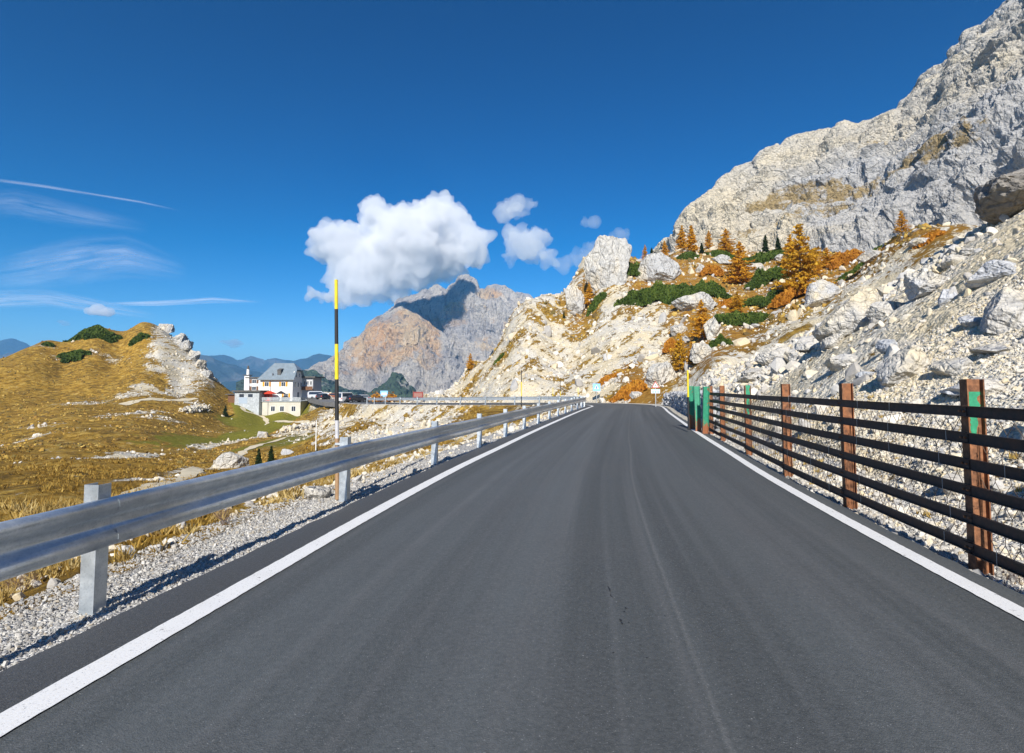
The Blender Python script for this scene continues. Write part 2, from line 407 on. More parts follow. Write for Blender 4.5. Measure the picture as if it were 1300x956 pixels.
def ground_h(x, y, masks=False, detail=True, spacing=None):
    h, mk = base_h(x, y, True)
    r = np.hypot(x, y)
    S, T, Z = road_st(x, y)
    far = sst(230, 420, r); h = h*(1-far)+(-150)*far
    rock = mk[:, 0].reshape(x.shape)
    aS = np.abs(S)
    # corridor blend
    inT = (T > .01) & (T < TL-.01)
    lo = np.where(S < 0, 4.1, np.where(T < 72, 4.0, 4.4)); wd = np.where(S < 0, 2.2, np.where(T < 72, 1.0, 3.5))
    k = sst(0, 1, (aS-lo)/wd)
    corr = Z-.05
    if detail:
        sp = (r*.009+.01) if spacing is None else spacing
        nz = 0
        for lam, amp in ((14, .10), (6, .11), (2.6, .13), (1.2, .15), (.55, .16), (.26, .16)):
            fade = np.clip(1.6-sp*2.2/lam, 0, 1)
            if lam > 5: n1 = pn(x/lam, y/lam, None, int(lam*10))
            else:
                n1 = 1-2.2*np.abs(pn(x/lam, y/lam, None, int(lam*10))) 
            nz = nz+n1*lam*amp*fade*(.35 if lam < 1.5 else .55)*(1+(.55*sst(45, 75, r) if 2 < lam < 20 else 0))
        gz = 0
        for lam, amp in ((18, .07), (7, .07), (3, .05), (1.3, .045), (.5, .06)):
            fade = np.clip(1.6-sp*2.2/lam, 0, 1)
            gz = gz+pn(x/lam+9, y/lam, None, 50+int(lam*10))*lam*amp*fade
        rk = sst(.3, .7, rock+.35*pn(x/5, y/5, None, 77))
        nz = nz*rk+gz*(1-rk)
        plat = (rock > .74) & (rock < .86)
        pl = np.exp(-((x+50)**2+(y-140)**2)/18**2)
        h = h+nz*(1-pl*.9)
        corr = corr-np.where(S>3.2, .10*sst(3.15, 3.5, aS), 0)+np.where(aS > 3.45, .03*pn(x/.5, y/.5, None, 5)+.015*pn(x/.15, y/.15, None, 6), 0)
    h = np.where(inT, corr*(1-k)+h*k, h)
    if masks:
        mk = mk.copy()
        kk = k.ravel()
        # gravel along the road
        gr = np.where(inT.ravel(), 1-sst(0, 1, (aS.ravel()-np.where(S.ravel() < 0, 3.9, 4.2))/.8), 0)
        return h, mk, gr, S, T
    return h
# ------------------------------------------------------------------ ground mesh (one sheet, polar spacing)
NR = 760
rr = np.r_[.4, 1.0, 1.6, 2.0*(1000/2.0)**(np.arange(NR)/(NR-1))]
th = np.r_[np.linspace(R(-57), R(57), 930), np.linspace(R(57), R(303), 62)[1:-1]]
RRg, TH = np.meshgrid(rr, th, indexing='ij')
GX = RRg*np.sin(TH); GY = RRg*np.cos(TH)
GH, MK, GRV, GS, GT = ground_h(GX, GY, masks=True)
nr, nt_ = RRg.shape
V = np.stack([GX, GY, GH], -1).reshape(-1, 3)
idx = np.arange(nr*nt_).reshape(nr, nt_)
a = idx[:-1]; b = idx[1:]
Fq = np.stack([a, np.roll(a, -1, 1), np.roll(b, -1, 1), b], -1).reshape(-1, 4)
me_ground = npmesh('ground', V, Fq[:, ::-1], smooth=True)
# BVH on a thinned sheet
sub = idx[::2, :930:2]
Vs = V[sub.ravel()]; k2 = np.arange(sub.size).reshape(sub.shape)
Fs = np.stack([k2[:-1, :-1], k2[:-1, 1:], k2[1:, 1:], k2[1:, :-1]], -1).reshape(-1, 4)
BV = BVHTree.FromPolygons(Vs.tolist(), Fs.tolist())
def hit(px, py):
    d = ray(px, py).normalized(); h = BV.ray_cast(Vector((0, 0, CAMZ)), d, 2000)
    return h[0]
def gz(x, y):
    h = BV.ray_cast(Vector((x, y, 400)), Vector((0, 0, -1)), 1000)
    return h[0].z if h[0] else 0
# colour splats measured on the surface: (px,py, half width px, half height px, channel, value)
PAINT = MK.copy(); GXf, GYf, GHf = V[:, 0], V[:, 1], V[:, 2]
nzp = pn(GXf/3, GYf/3, None, 31)*.5+pn(GXf/1.1, GYf/1.1, None, 32)*.4
def splat(px, py, rx, ry, ch, val):
    p = hit(px, py)
    if p is None: return
    q = hit(px, py+ry) or p; q2 = hit(px, py-ry) or p
    ax = rx/F*p.y; ay = max(ax*.4, min(abs(q2.y-q.y)/2, ax*6))
    d = np.sqrt(((GXf-p.x)/ax)**2+((GYf-p.y)/ay)**2)
    k = 1-sst(.55, 1.25, d+nzp*.7)
    PAINT[:, ch] = PAINT[:, ch]*(1-k)+val*k
for s_ in [(232,428,14,10,0,1),(222,440,20,8,0,1),(212,456,26,8,0,1),(200,468,14,6,0,.85),(250,465,14,12,0,1),(168,500,22,6,0,.75),(185,492,20,6,0,.8),(135,455,30,4,0,.5),(75,455,22,4,0,.5),(50,438,25,5,0,.55),
           (145,580,22,16,0,.85),(110,512,30,3,0,.6),(50,540,30,3,0,.6),(170,525,20,8,0,.62),(45,555,25,3,0,.6),(225,500,16,7,0,.8),(245,510,20,4,0,.6),(205,530,22,6,0,.6),(230,600,25,8,0,.55),(190,608,18,10,0,.65),
           (290,562,18,8,0,.8),(405,548,22,6,0,.6),(372,549,26,5,0,.8),(440,560,12,10,0,.9),(475,575,22,20,0,1),(420,525,18,12,0,.75),(445,512,22,9,0,.05),(455,545,16,18,0,.2),(500,540,28,14,0,1),
           (560,520,30,6,0,.6),(610,515,40,4,0,.3),(660,522,30,5,0,.35),(590,548,25,10,0,.9),(480,590,12,12,0,.2),
           (600,464,16,5,0,.1),(625,450,16,5,0,.15),(652,430,16,5,0,.1),(680,405,14,6,0,.1),(700,400,16,8,0,.1),(720,385,14,8,0,.2),(735,430,18,6,0,.2),(600,485,20,3,0,.2),(670,455,20,3,0,.2),(700,480,20,3,0,.25),(330,545,40,18,1,1),(300,535,25,8,1,.8),(350,560,30,10,1,.7),
           (770,395,26,24,0,1),(780,440,40,30,0,1),(720,460,40,25,0,1),(650,480,50,14,0,1),(690,450,25,20,0,.9),(800,475,20,14,0,.3),(800,475,22,16,2,1),(830,495,14,6,0,.2),(620,470,20,10,0,.8),(750,395,14,30,0,.35),(700,395,18,10,0,.3),(640,450,30,6,0,.35),
           (880,410,30,8,0,.15),(860,345,20,10,0,.15),(940,395,30,10,0,.1),(900,360,30,10,0,.15),(990,400,30,8,0,.1),(1030,380,20,8,0,.1),
           (1010,420,26,5,0,.25),(1165,300,25,5,0,.1),(960,440,20,4,0,.35),(900,478,24,4,0,.4),(870,480,18,6,0,.45)]:
    splat(*s_)
ATT = np.stack([PAINT[:, 0], PAINT[:, 1], PAINT[:, 2], GRV], -1).astype(np.float32)
a_ = me_ground.color_attributes.new('mask', 'FLOAT_COLOR', 'POINT'); a_.data.foreach_set('color', np.clip(ATT, 0, 1).ravel())
def ground_mat():
    m, nt, b, out = newmat('alpine_ground'); N = NB(nt); p = N.pos()
    at = N.n('ShaderNodeAttribute', attribute_name='mask'); sp = N.n('ShaderNodeSeparateColor', {0: at.outputs['Color']})
    rk, gn, vg, gv = sp.outputs[0], sp.outputs[1], sp.outputs[2], at.outputs['Alpha']
    big = N.noise(p, .35, 6, .62); med = N.noise(p, 1.6, 6, .65); fin = N.noise(p, 9, 5, .7)
    k = N.math('ADD', rk, N.math('MULTIPLY', N.math('SUBTRACT', big, .5), 1.1))
    k = N.math('ADD', k, N.math('MULTIPLY', N.math('SUBTRACT', med, .5), .9))
    k = N.math('ADD', k, N.math('MULTIPLY', N.math('SUBTRACT', N.noise(p, .8, 9, .85), .5), 3.0))
    yy = N.n('ShaderNodeSeparateXYZ', {0: p}).outputs[1]
    sk = N.noise(N.mapp(N.mapp(p, rot=(0, R(36), 0)), (.12, .2, 1.1)), .8, 7, .65)
    k = N.math('SUBTRACT', k, N.math('MULTIPLY', N.mr(sk, .52, .62, 0, 1.0), N.mr(yy, 48, 62, .12, .62)))
    kr = N.mr(k, .54, .62)
    # grass
    terr = N.noise(N.mapp(p, (.5, .5, 3.0)), 1.1, 5, .6)
    tuft = N.noise(N.mapp(p, (1, 1, 1.8)), .75, 9, .80)
    gc = N.ramp(big, [(.3,(.29,.155,.020)),(.5,(.43,.245,.030)),(.7,(.52,.33,.055))])
    gc = N.mix(N.mr(tuft, .43, .51, .85, 0), gc, (.125,.078,.020))
    hz = N.noise(p, .085, 4, .6); spk = N.noise(p, .55, 9, .85)
    gc = N.mix(N.math('MULTIPLY', N.mr(hz, .42, .58), N.mr(spk, .50, .44)), gc, (.085,.055,.018))
    gc = N.mix(N.mr(tuft, .52, .62, 0, .65), gc, (.60,.45,.16))
    gc = N.mix(N.mr(terr, .36, .48, .45, 0), gc, (.13,.085,.02))
    gc = N.mix(N.mr(fin, .45, .75, 0, .5), gc, (.45,.29,.075))
    gc = N.mix(N.mr(med, .58, .72, 0, .55), gc, (.17,.12,.02))
    gm = N.mix(N.mr(med, .3, .7), (.15,.155,.018), (.27,.24,.035))
    gc = N.mix(N.mr(N.math('ADD', gn, N.math('MULTIPLY', N.math('SUBTRACT', med, .5), .6)), .35, .7), gc, gm)
    ov = N.mix(N.mr(med, .35, .65), (.24,.105,.02), (.46,.25,.05))
    gc = N.mix(N.math('MULTIPLY', vg, .8), gc, ov)
    # rock and scree
    v1 = N.vor(p, 5.5); v2 = N.vor(p, 17)
    pc = N.mix(.5, N.n('ShaderNodeRGBToBW', {0: v1.outputs['Color']}).outputs[0], N.n('ShaderNodeRGBToBW', {0: v2.outputs['Color']}).outputs[0])
    rc = N.ramp(pc, [(.25,(.52,.49,.42)),(.5,(.66,.62,.52)),(.75,(.74,.70,.62))])
    warm = N.noise(p, .22, 4, .6)
    rc = N.mix(N.mr(warm, .42, .60, 0, .8), rc, (.70,.59,.38))
    dk = N.noise(N.mapp(p, (1, 1, .5), (0, .6, .5)), .45, 8, .72)
    rc = N.mix(N.mr(dk, .36, .44, .5, 0), rc, (.32,.29,.23))
    rc = N.mix(N.mr(N.noise(p, .5, 4), .58, .68, 0, .45), rc, (.46,.46,.455))
    e1 = N.vor(p, 5.5, 'DISTANCE_TO_EDGE').outputs['Distance']
    rc = N.mix(N.mr(e1, 0, .06, .35, 0), rc, (.16,.13,.10))
    col = N.mix(kr, gc, rc)
    # road gravel
    g1 = N.vor(p, 38); gcl = N.ramp(N.n('ShaderNodeRGBToBW', {0: g1.outputs['Color']}).outputs[0], [(.2,(.26,.25,.24)),(.5,(.46,.45,.43)),(.8,(.66,.65,.62))])
    gk = N.mr(N.math('ADD', gv, N.math('MULTIPLY', N.math('SUBTRACT', med, .5), .5)), .4, .6)
    col = N.mix(gk, col, gcl)
    N.set(b, 'Base Color', col); b.inputs['Roughness'].default_value = .95; b.inputs['Specular IOR Level'].default_value = .12
    hr = N.math('ADD', N.math('MULTIPLY', N.math('SUBTRACT', 1.0, v1.outputs['Distance']), .12), N.math('MULTIPLY', N.math('SUBTRACT', 1.0, v2.outputs['Distance']), .04))
    hr = N.math('ADD', hr, N.math('MULTIPLY', med, .25))
    hg = N.math('ADD', N.math('MULTIPLY', tuft, .55), N.math('MULTIPLY', fin, .12))
    hh = N.n('ShaderNodeMix', data_type='FLOAT'); N.set(hh, 0, kr); N.set(hh, 2, hg); N.set(hh, 3, hr)
    h2 = N.n('ShaderNodeMix', data_type='FLOAT'); N.set(h2, 0, gk); N.set(h2, 2, hh.outputs[0]); N.set(h2, 3, N.math('MULTIPLY', N.math('SUBTRACT', 1.0, g1.outputs['Distance']), .03))
    N.set(b, 'Normal', N.bump(h2.outputs[0], .9, 1.0))
    return m
M['ground'] = ground_mat()
link('ground', me_ground, M['ground'], kind='structure')
# far valley floor to the horizon
mv = simple('far_valley', (.06,.075,.05), .95, 0, .002, .4)
n_ = 60; xs = np.linspace(-11500, 11500, n_); X_, Y_ = np.meshgrid(xs, xs); Z_ = -155+12*pn(X_/900, Y_/900)
rd = np.hypot(X_, Y_); Z_ = np.minimum(Z_, np.where(rd < 1000, -158, 0))
ii = np.arange(n_*n_).reshape(n_, n_)
link('valley_floor', npmesh('valley_floor', np.stack([X_, Y_, Z_], -1).reshape(-1, 3), np.stack([ii[:-1,:-1], ii[:-1,1:], ii[1:,1:], ii[1:,:-1]], -1).reshape(-1,4), True), mv, kind='structure')
# ------------------------------------------------------------------ light, sky, haze
EL = R(33); AZ = math.atan2(.121, 1)      # azimuth in which shadows fall
SUND = Vector((math.sin(AZ)*math.cos(EL), math.cos(AZ)*math.cos(EL), -math.sin(EL)))
sl = bpy.data.lights.new('sun', 'SUN'); sl.energy = 5.0; sl.angle = R(.5); sl.color = (1, .945, .86)
so = bpy.data.objects.new('sun', sl); COL.objects.link(so); so.rotation_euler = SUND.to_track_quat('-Z', 'Y').to_euler(); so.location = (-20, -60, 60)
W = bpy.data.worlds.new('World'); SC.world = W; W.use_nodes = True
nt = W.node_tree; nt.nodes.clear(); N = NB(nt)
sky = N.n('ShaderNodeTexSky', sky_type='NISHITA', sun_disc=False, sun_elevation=EL, sun_rotation=math.pi+AZ, altitude=2300, air_density=1.0, dust_density=.15, ozone_density=3.5)
hs = N.n('ShaderNodeHueSaturation', {'Saturation': 1.32, 'Color': sky.outputs[0]})
t0_ = N.mix(1.0, hs.outputs[0], (.80*.115, .115, 1.06*.115), 'MULTIPLY')
gm_ = N.n('ShaderNodeGamma', {'Color': t0_, 'Gamma': 1.3})
tint = N.mix(1.0, gm_.outputs[0], (13.0, 9.1, 7.6), 'MULTIPLY')
tint = N.mix(1.0, tint, (.20, .0, .0), 'SUBTRACT'); tint = N.mix(1.0, tint, (0.0, 0.0, 0.0), 'LIGHTEN')
bg = N.n('ShaderNodeBackground', {'Color': tint, 'Strength': .1})
wo = N.n('ShaderNodeOutputWorld', {0: bg})
SC.view_settings.view_transform = 'Standard'; SC.view_settings.look = 'None'; SC.view_settings.exposure = .5; SC.view_settings.gamma = 1
SC.view_settings.use_curve_mapping = False
SC.cycles.volume_bounces = 10; SC.cycles.max_bounces = 8; SC.cycles.diffuse_bounces = 3; SC.cycles.transparent_max_bounces = 12
SC.cycles.use_denoising = True
HZ = MB().b2(-11800, 11800, -11800, 11800, -215, 600)
m, nt, b, out = newmat('haze_air'); nt.nodes.remove(b)
pv = nt.nodes.new('ShaderNodeVolumePrincipled'); pv.inputs['Color'].default_value = (.20, .53, .95, 1); pv.inputs['Density'].default_value = 1.15e-4
nt.links.new(pv.outputs[0], out.inputs['Volume'])
HZ.build('haze', m, kind='stuff')
# ------------------------------------------------------------------ mountains
def mono(ctrl, u):
    c = np.array(ctrl, float); return np.stack([np.interp(u, c[:, 0], c[:, k]) for k in range(1, c.shape[1])], -1)
def loft(name, rows, nu, rowsteps, disp, mats, kind='structure', attrs=None, smooth=True, **kw):
    """rows: list of world polylines (each an (n,3) array in the same left-to-right sense), surface runs row to row"""
    Rw = []
    for r_ in rows:
        r_ = np.array(r_, float); s = np.r_[0, np.cumsum(np.linalg.norm(np.diff(r_, axis=0), axis=1))]; s /= s[-1]
        u = np.linspace(0, 1, nu); Rw.append(np.stack([np.interp(u, s, r_[:, k]) for k in range(3)], -1))
    L = []; vv = []
    for i in range(len(Rw)-1):
        n = rowsteps[i]
        for k in range(n):
            t = k/n; L.append(Rw[i]*(1-t)+Rw[i+1]*t); vv.append(i+t)
    L.append(Rw[-1]); vv.append(len(Rw)-1)
    Gd = np.stack(L); vv = np.array(vv)
    du = np.gradient(Gd, axis=1); dv = np.gradient(Gd, axis=0)
    k = 9
    nrm = np.cross(du, dv); nrm /= np.linalg.norm(nrm, axis=2)[..., None]+1e-9
    for _ in range(6): nrm[1:-1] = (nrm[:-2]+nrm[1:-1]*2+nrm[2:])/4
    nrm /= np.linalg.norm(nrm, axis=2)[..., None]+1e-9
    D = disp(Gd[..., 0], Gd[..., 1], Gd[..., 2], vv[:, None]*np.ones(nu)[None])
    Gd = Gd+nrm*D[..., None]
    ii = np.arange(Gd.shape[0]*nu).reshape(Gd.shape[0], nu)
    me = npmesh(name, Gd.reshape(-1, 3), np.stack([ii[:-1,:-1], ii[:-1,1:], ii[1:,1:], ii[1:,:-1]], -1).reshape(-1, 4), smooth)
    if attrs is not None: vcol(me, 'mask', attrs(Gd, vv).reshape(-1, 3))
    return link(name, me, mats, kind=kind, **kw), Gd
# --- rock face above the road on the right
sky1 = [(835,325),(846,306),(853,303),(862,289),(871,276),(880,262),(888,258),(901,247),(918,234),(935,223),(950,210),(962,203),(964,193),(975,188),(986,185),(990,189),(1004,180),(1020,174),(1040,167),(1058,167),(1064,158),(1072,152),(1083,152),(1090,155),(1100,149),(1116,145),(1124,139),(1138,137),(1143,130),(1155,124),(1170,116),(1177,99),(1186,91),(1196,85),(1204,80),(1213,75),(1217,64),(1226,55),(1229,44),(1240,37),(1252,35),(1259,28),(1270,14),(1283,5),(1300,-12),(1330,-40),(1390,-95),(1480,-160),(1600,-260),(1800,-380)]
def dep(px): return float(np.interp(px, [835, 1000, 1150, 1300, 1500, 1800], [330, 318, 290, 262, 235, 200]))
crest = [P(x, y, dep(x)) for x, y in sky1]
def dfoot(px): return float(np.interp(px, [835, 1000, 1150, 1300, 1500, 1800], [235, 205, 165, 120, 95, 75]))
foot = [P(x, 372-.12*(x-835), dfoot(x)) for x, y in sky1]
foot0 = [(x, y-6, -40) for x, y, z in foot]
back = [(x+25, y+45, z-14) for x, y, z in crest]; back2 = [(x+120, y+240, -60) for x, y, z in crest]
mid = []
for f_, c_ in zip(foot, crest): mid.append(tuple(f_[k]*.42+c_[k]*.58+(0, 6, -4)[k] for k in range(3)))
def dcliff(x, y, z, v):
    n = fbm(x/46, y/46, z/60, 3, 11, ridge=True)*11
    st = x*.45+z*.9+y*.2                 # tilted beds running down to the left
    cr = x*.55-z*.7+y*.3
    n = n+(1-2*np.abs(pn(st/15, cr/60, y/60, 21)))*6.5
    n = n+fbm(x/15, y/15, z/13, 3, 23, ridge=True)*3.8
    n = n+fbm(x/4.6, y/4.6, z/4.6, 4, 41, ridge=True)*1.7
    q = pn(x/9, y/9, z/7, 61); n = n+np.floor(q*5)/5*2.0
    return (n-8.5)*np.interp(v, [0, 1.1, 2.3, 2.9, 3.5, 4, 5], [0, 1, 1, .42, .42, .3, .3])
def cliff_mat():
    m, nt, b, out = newmat('cliff_limestone'); N = NB(nt); p = N.pos()
    c, h = rock_nodes(N, p, 4.2, (.64,.61,.55), (.72,.65,.51), (.53,.53,.525), .35)
    st = N.noise(N.mapp(N.mapp(p, rot=(0, R(40), 0)), (.22, .3, 1.5)), .20, 8, .72)
    c = N.mix(N.mr(st, .36, .48, .75, 0), c, (.22,.22,.23))
    wr = N.noise(p, .018, 3, .5); xx = N.n('ShaderNodeSeparateXYZ', {0: p}).outputs[0]
    c = N.mix(N.math('MULTIPLY', N.mr(xx, 240, 120, .12, .85), N.mr(wr, .25, .5)), c, (.76,.67,.50))
    bl = N.vor(N.mix(.2, p, N.n('ShaderNodeTexNoise', {'Vector': p, 'Scale': .3}).outputs['Color'], 'ADD'), .35, 'DISTANCE_TO_EDGE').outputs['Distance']
    c = N.mix(N.math('MULTIPLY', N.mr(bl, 0, .05, .6, 0), N.mr(wr, .4, .5)), c, (.12,.12,.13))
    sm = N.noise(p, 1.1, 6, .7)
    c = N.mix(N.mr(sm, .30, .43, .5, 0), c, (.20,.195,.19))
    at = N.attr('mask'); sp = N.n('ShaderNodeSeparateColor', {0: at})
    c = N.mix(N.math('MULTIPLY', sp.outputs[2], .75), c, N.mix(N.mr(sm, .3, .7), (.40,.41,.43), (.62,.625,.635)))
    k = N.math('ADD', sp.outputs[0], N.math('MULTIPLY', N.math('SUBTRACT', N.noise(p, .16, 9, .78), .5), 3.2))
    c = N.mix(N.mr(k, .62, .95, 0, .9), c, N.mix(N.mr(sm, .35, .65), (.27,.18,.06), (.46,.34,.15)))
    N.set(b, 'Base Color', c); b.inputs['Roughness'].default_value = .95; b.inputs['Specular IOR Level'].default_value = .15
    hh = N.math('ADD', N.math('MULTIPLY', h, .8), N.math('ADD', N.math('MULTIPLY', st, 1.5), N.math('MULTIPLY', sm, .7)))
    N.set(b, 'Normal', N.bump(hh, .95, 1.7))
    return m
def acliff(Gd, vv):
    A = np.zeros(Gd.shape)
    for px, py, rx, ry, ch, val in [(1005,262,50,26,0,.95),(985,285,40,10,0,.8),(1090,190,40,10,0,.55),(1040,270,30,16,0,.8),(940,300,60,10,0,.6),(1180,250,90,80,2,1),(1250,180,80,90,2,1),(1150,300,70,40,2,1),(1300,100,60,60,2,.7)]:
        # locate on the undisplaced face
        d = ray(px, py); o = np.array((0, 0, CAMZ)); dd = np.array(d)
        rel = Gd-o; t = rel @ dd/(dd@dd); off = np.linalg.norm(rel-t[..., None]*dd, axis=2)
        i = np.argmin(np.where(vv[:, None] < 3.1, off, 1e9)); p = Gd.reshape(-1, 3)[i]; s = np.linalg.norm(p)/F
        e = np.sqrt(((Gd[..., 0]-p[0])/(rx*s))**2+((Gd[..., 2]-p[2])/(ry*s))**2)
        A[..., ch] = np.maximum(A[..., ch], val*(1-sst(.6, 1.2, e+.4*pn(Gd[..., 0]/12, Gd[..., 2]/12, None, 4))))
    return A
loft('rock_mountain', [foot0, foot, mid, crest, back, back2], 1500, [6, 300, 260, 24, 10], dcliff, cliff_mat(), attrs=acliff, smooth=False)
# --- high massif straight ahead
def far_loft(name, skyl, Yc, Yf, basepy, nu, nv, disp, mat, attrs=None, backd=300, prof=(.5, .0), **kw):
    c = [P(x, y, Yc(x) if callable(Yc) else Yc) for x, y in skyl]
    f_ = [P(x, basepy, Yf(x) if callable(Yf) else Yf) for x, y in skyl]
    f0 = [(x, y-20, -190) for x, y, z in f_]
    md = [tuple(a_[k]*.45+b_[k]*.55+(0, prof[0], prof[1])[k] for k in range(3)) for a_, b_ in zip(f_, c)]
    bk = [(x*1.05, y+backd, z-backd*.5) for x, y, z in c]; bk2 = [(x*1.1, y+backd*3, -200) for x, y, z in c]
    kw.setdefault('smooth', False)
    return loft(name, [f0, f_, md, c, bk, bk2], nu, [6, nv, nv, 12, 6], disp, mat, attrs=attrs, **kw)
def massif_mat():
    m, nt, b, out = newmat('massif_rock'); N = NB(nt); p = N.pos()
    big = N.noise(p, .006, 6, .6); med = N.noise(p, .03, 7, .65); fin = N.noise(p, .12, 6, .7)
    at = N.attr('mask'); sp = N.n('ShaderNodeSeparateColor', {0: at})
    c = N.ramp(med, [(.3,(.52,.50,.49)),(.5,(.72,.67,.61)),(.7,(.82,.77,.69))])
    k = N.math('ADD', sp.outputs[0], N.math('MULTIPLY', N.math('SUBTRACT', med, .5), 2.6))
    k = N.math('ADD', k, N.math('MULTIPLY', N.math('SUBTRACT', big, .5), 1.6))
    c = N.mix(N.mr(k, .35, .80, 0, .9), c, N.mix(N.mr(big, .4, .6), (.84,.50,.25), (.86,.66,.42)))
    ve = N.noise(N.mapp(N.mapp(p, rot=(0, R(-14), 0)), (1.2, 1, .26)), .045, 8, .72)
    c = N.mix(N.mr(ve, .39, .45, .85, 0), c, (.22,.21,.23))
    c = N.mix(N.mr(ve, .55, .62, 0, .6), c, (.86,.80,.70))
    zn = N.noise(p, .009, 4, .6); c = N.mix(N.mr(zn, .50, .58, 0, .45), c, (.40,.40,.44))
    c = N.mix(N.mr(fin, .3, .42, .4, 0), c, (.24,.22,.22))
    k2 = N.math('ADD', sp.outputs[2], N.math('MULTIPLY', N.math('SUBTRACT', med, .5), 1.1))
    c = N.mix(N.mr(k2, .5, .6), c, (.025,.045,.030))
    k3 = N.math('ADD', sp.outputs[1], N.math('MULTIPLY', N.math('SUBTRACT', fin, .5), .6))
    c = N.mix(N.mr(k3, .5, .65), c, (.60,.58,.54))
    N.set(b, 'Base Color', c); b.inputs['Roughness'].default_value = .95; b.inputs['Specular IOR Level'].default_value = .1
    h = N.math('ADD', N.math('MULTIPLY', ve, 26), N.math('ADD', N.math('MULTIPLY', med, 18), N.math('MULTIPLY', fin, 6)))
    N.set(b, 'Normal', N.bump(h, 1.0, 1.5))
    return m
MASS = massif_mat()
def dm(seed, A=1.0, gul=1.0):
    def f(x, y, z, v):
        x = x+z*.25+25*pn(x/90, z/90, None, seed+2)
        n = fbm(x/230, y/260, z/420, 2, seed, ridge=True)*48*A
        n = n+(1-2*np.abs(pn(x/75, y/140, z/420, seed+5)))*30*gul
        n = n+(1-2*np.abs(pn(x/30, y/80, z/160, seed+7)))*15*gul+(1-2*np.abs(pn(x/13, y/50, z/70, seed+8)))*10*gul
        n = n+fbm(x/60, y/60, z/70, 4, seed+9, ridge=True)*13*A
        n = n+fbm(x/16, y/16, z/18, 3, seed+13, ridge=True)*10
        return (n-17*A-12*gul)*np.interp(v, [0, 1, 1.5, 2.3, 2.95, 3.4, 5], [0, .8, 1, .85, .26, .26, .7])
    return f
def amass(spl):
    def f(Gd, vv):
        A = np.zeros(Gd.shape); px = 650+F*Gd[..., 0]/Gd[..., 1]*1.0; py = 492-F*(Gd[..., 2]-CAMZ)/Gd[..., 1]
        nz = pn(Gd[..., 0]/60, Gd[..., 2]/60, None, 3)
        for x0, y0, rx, ry, ch, val in spl:
            e = np.sqrt(((px-x0)/rx)**2+((py-y0)/ry)**2)+nz*.35
            A[..., ch] = np.maximum(A[..., ch], val*(1-sst(.6, 1.3, e)))
        return A
    return f
skA = [(440,440),(460,428),(478,414),(490,402),(500,393),(508,384),(520,380),(535,371),(545,370),(552,364),(556,364),(562,369),(566,374),(571,364),(580,360),(585,355),(592,354),(604,356),(607,367),(614,368),(625,363),(640,365),(648,371),(655,376),(668,381),(676,387),(690,396),(720,410),(760,430)]
far_loft('high_massif', skA, 1950, 1500, 512, 640, 170, dm(101), MASS, amass([(575,392,16,10,0,.9),(625,372,20,8,0,.9),(560,410,30,8,0,.6),(640,425,40,30,0,.35),(590,470,20,30,1,.5),(620,450,30,20,1,.3)]), prof=(60, -18))
skB = [(380,480),(395,470),(405,466),(418,460),(432,448),(440,442),(450,434),(462,425),(472,413),(480,406),(490,404),(500,398),(508,394),(517,397),(530,404),(545,413),(556,420),(566,428),(572,440),(580,452),(584,463),(596,480),(615,500),(640,512)]
far_loft('ochre_buttress', skB, 1560, 1240, 516, 620, 150, dm(211, .8, .8), MASS, amass([(515,425,50,30,0,1.15),(475,440,36,34,0,.95),(545,450,22,20,0,.7),(440,460,24,18,0,.5),(545,488,30,18,1,.4),(470,492,22,10,1,.5),(430,485,14,8,1,.5),(402,478,16,10,0,.3),(408,488,22,8,2,.75),(395,498,25,12,2,1.0),(450,500,20,7,2,.7)]), prof=(30, -14), backd=160)
skC = [(655,372),(672,376),(680,384),(690,376),(697,378),(705,383),(725,392),(760,400)]
far_loft('distant_crag', skC, 2500, 2300, 470, 200, 40, dm(301, .6, .5), MASS, prof=(10, 0))
# dark wooded spurs at the foot of the massif
WOOD = None
def wood_mat():
    m, nt, b, out = newmat('wooded_slope'); N = NB(nt); p = N.pos()
    f = N.noise(p, .05, 6, .7); f2 = N.vor(p, .09).outputs['Distance']
    c = N.mix(N.mr(f, .3, .7), (.018,.040,.030), (.055,.085,.050))
    c = N.mix(N.mr(N.noise(p, .02, 5, .6), .60, .70, 0, .7), c, (.36,.34,.31))
    N.set(b, 'Base Color', c); b.inputs['Roughness'].default_value = 1; N.set(b, 'Normal', N.bump(f2, 1, 9)); return m
WOOD = wood_mat()
def dwood(x, y, z, v): return (fbm(x/40, y/40, z/40, 3, 9)*8+np.abs(pn(x/11, y/11, z/11, 4))*7)*sst(0, 1, v)
far_loft('wooded_spur', [(455,512),(465,506),(478,494),(490,484),(498,477),(503,474),(508,478),(516,487),(524,496),(530,505),(536,512)], 1000, 860, 520, 220, 60, dwood, WOOD, prof=(0, 0), backd=120)
far_loft('wooded_slope', [(300,486),(330,482),(375,474),(395,470),(408,476),(420,486),(436,494),(455,503),(470,510)], 1230, 1050, 518, 220, 40, dwood, WOOD, prof=(0, 0), backd=150)
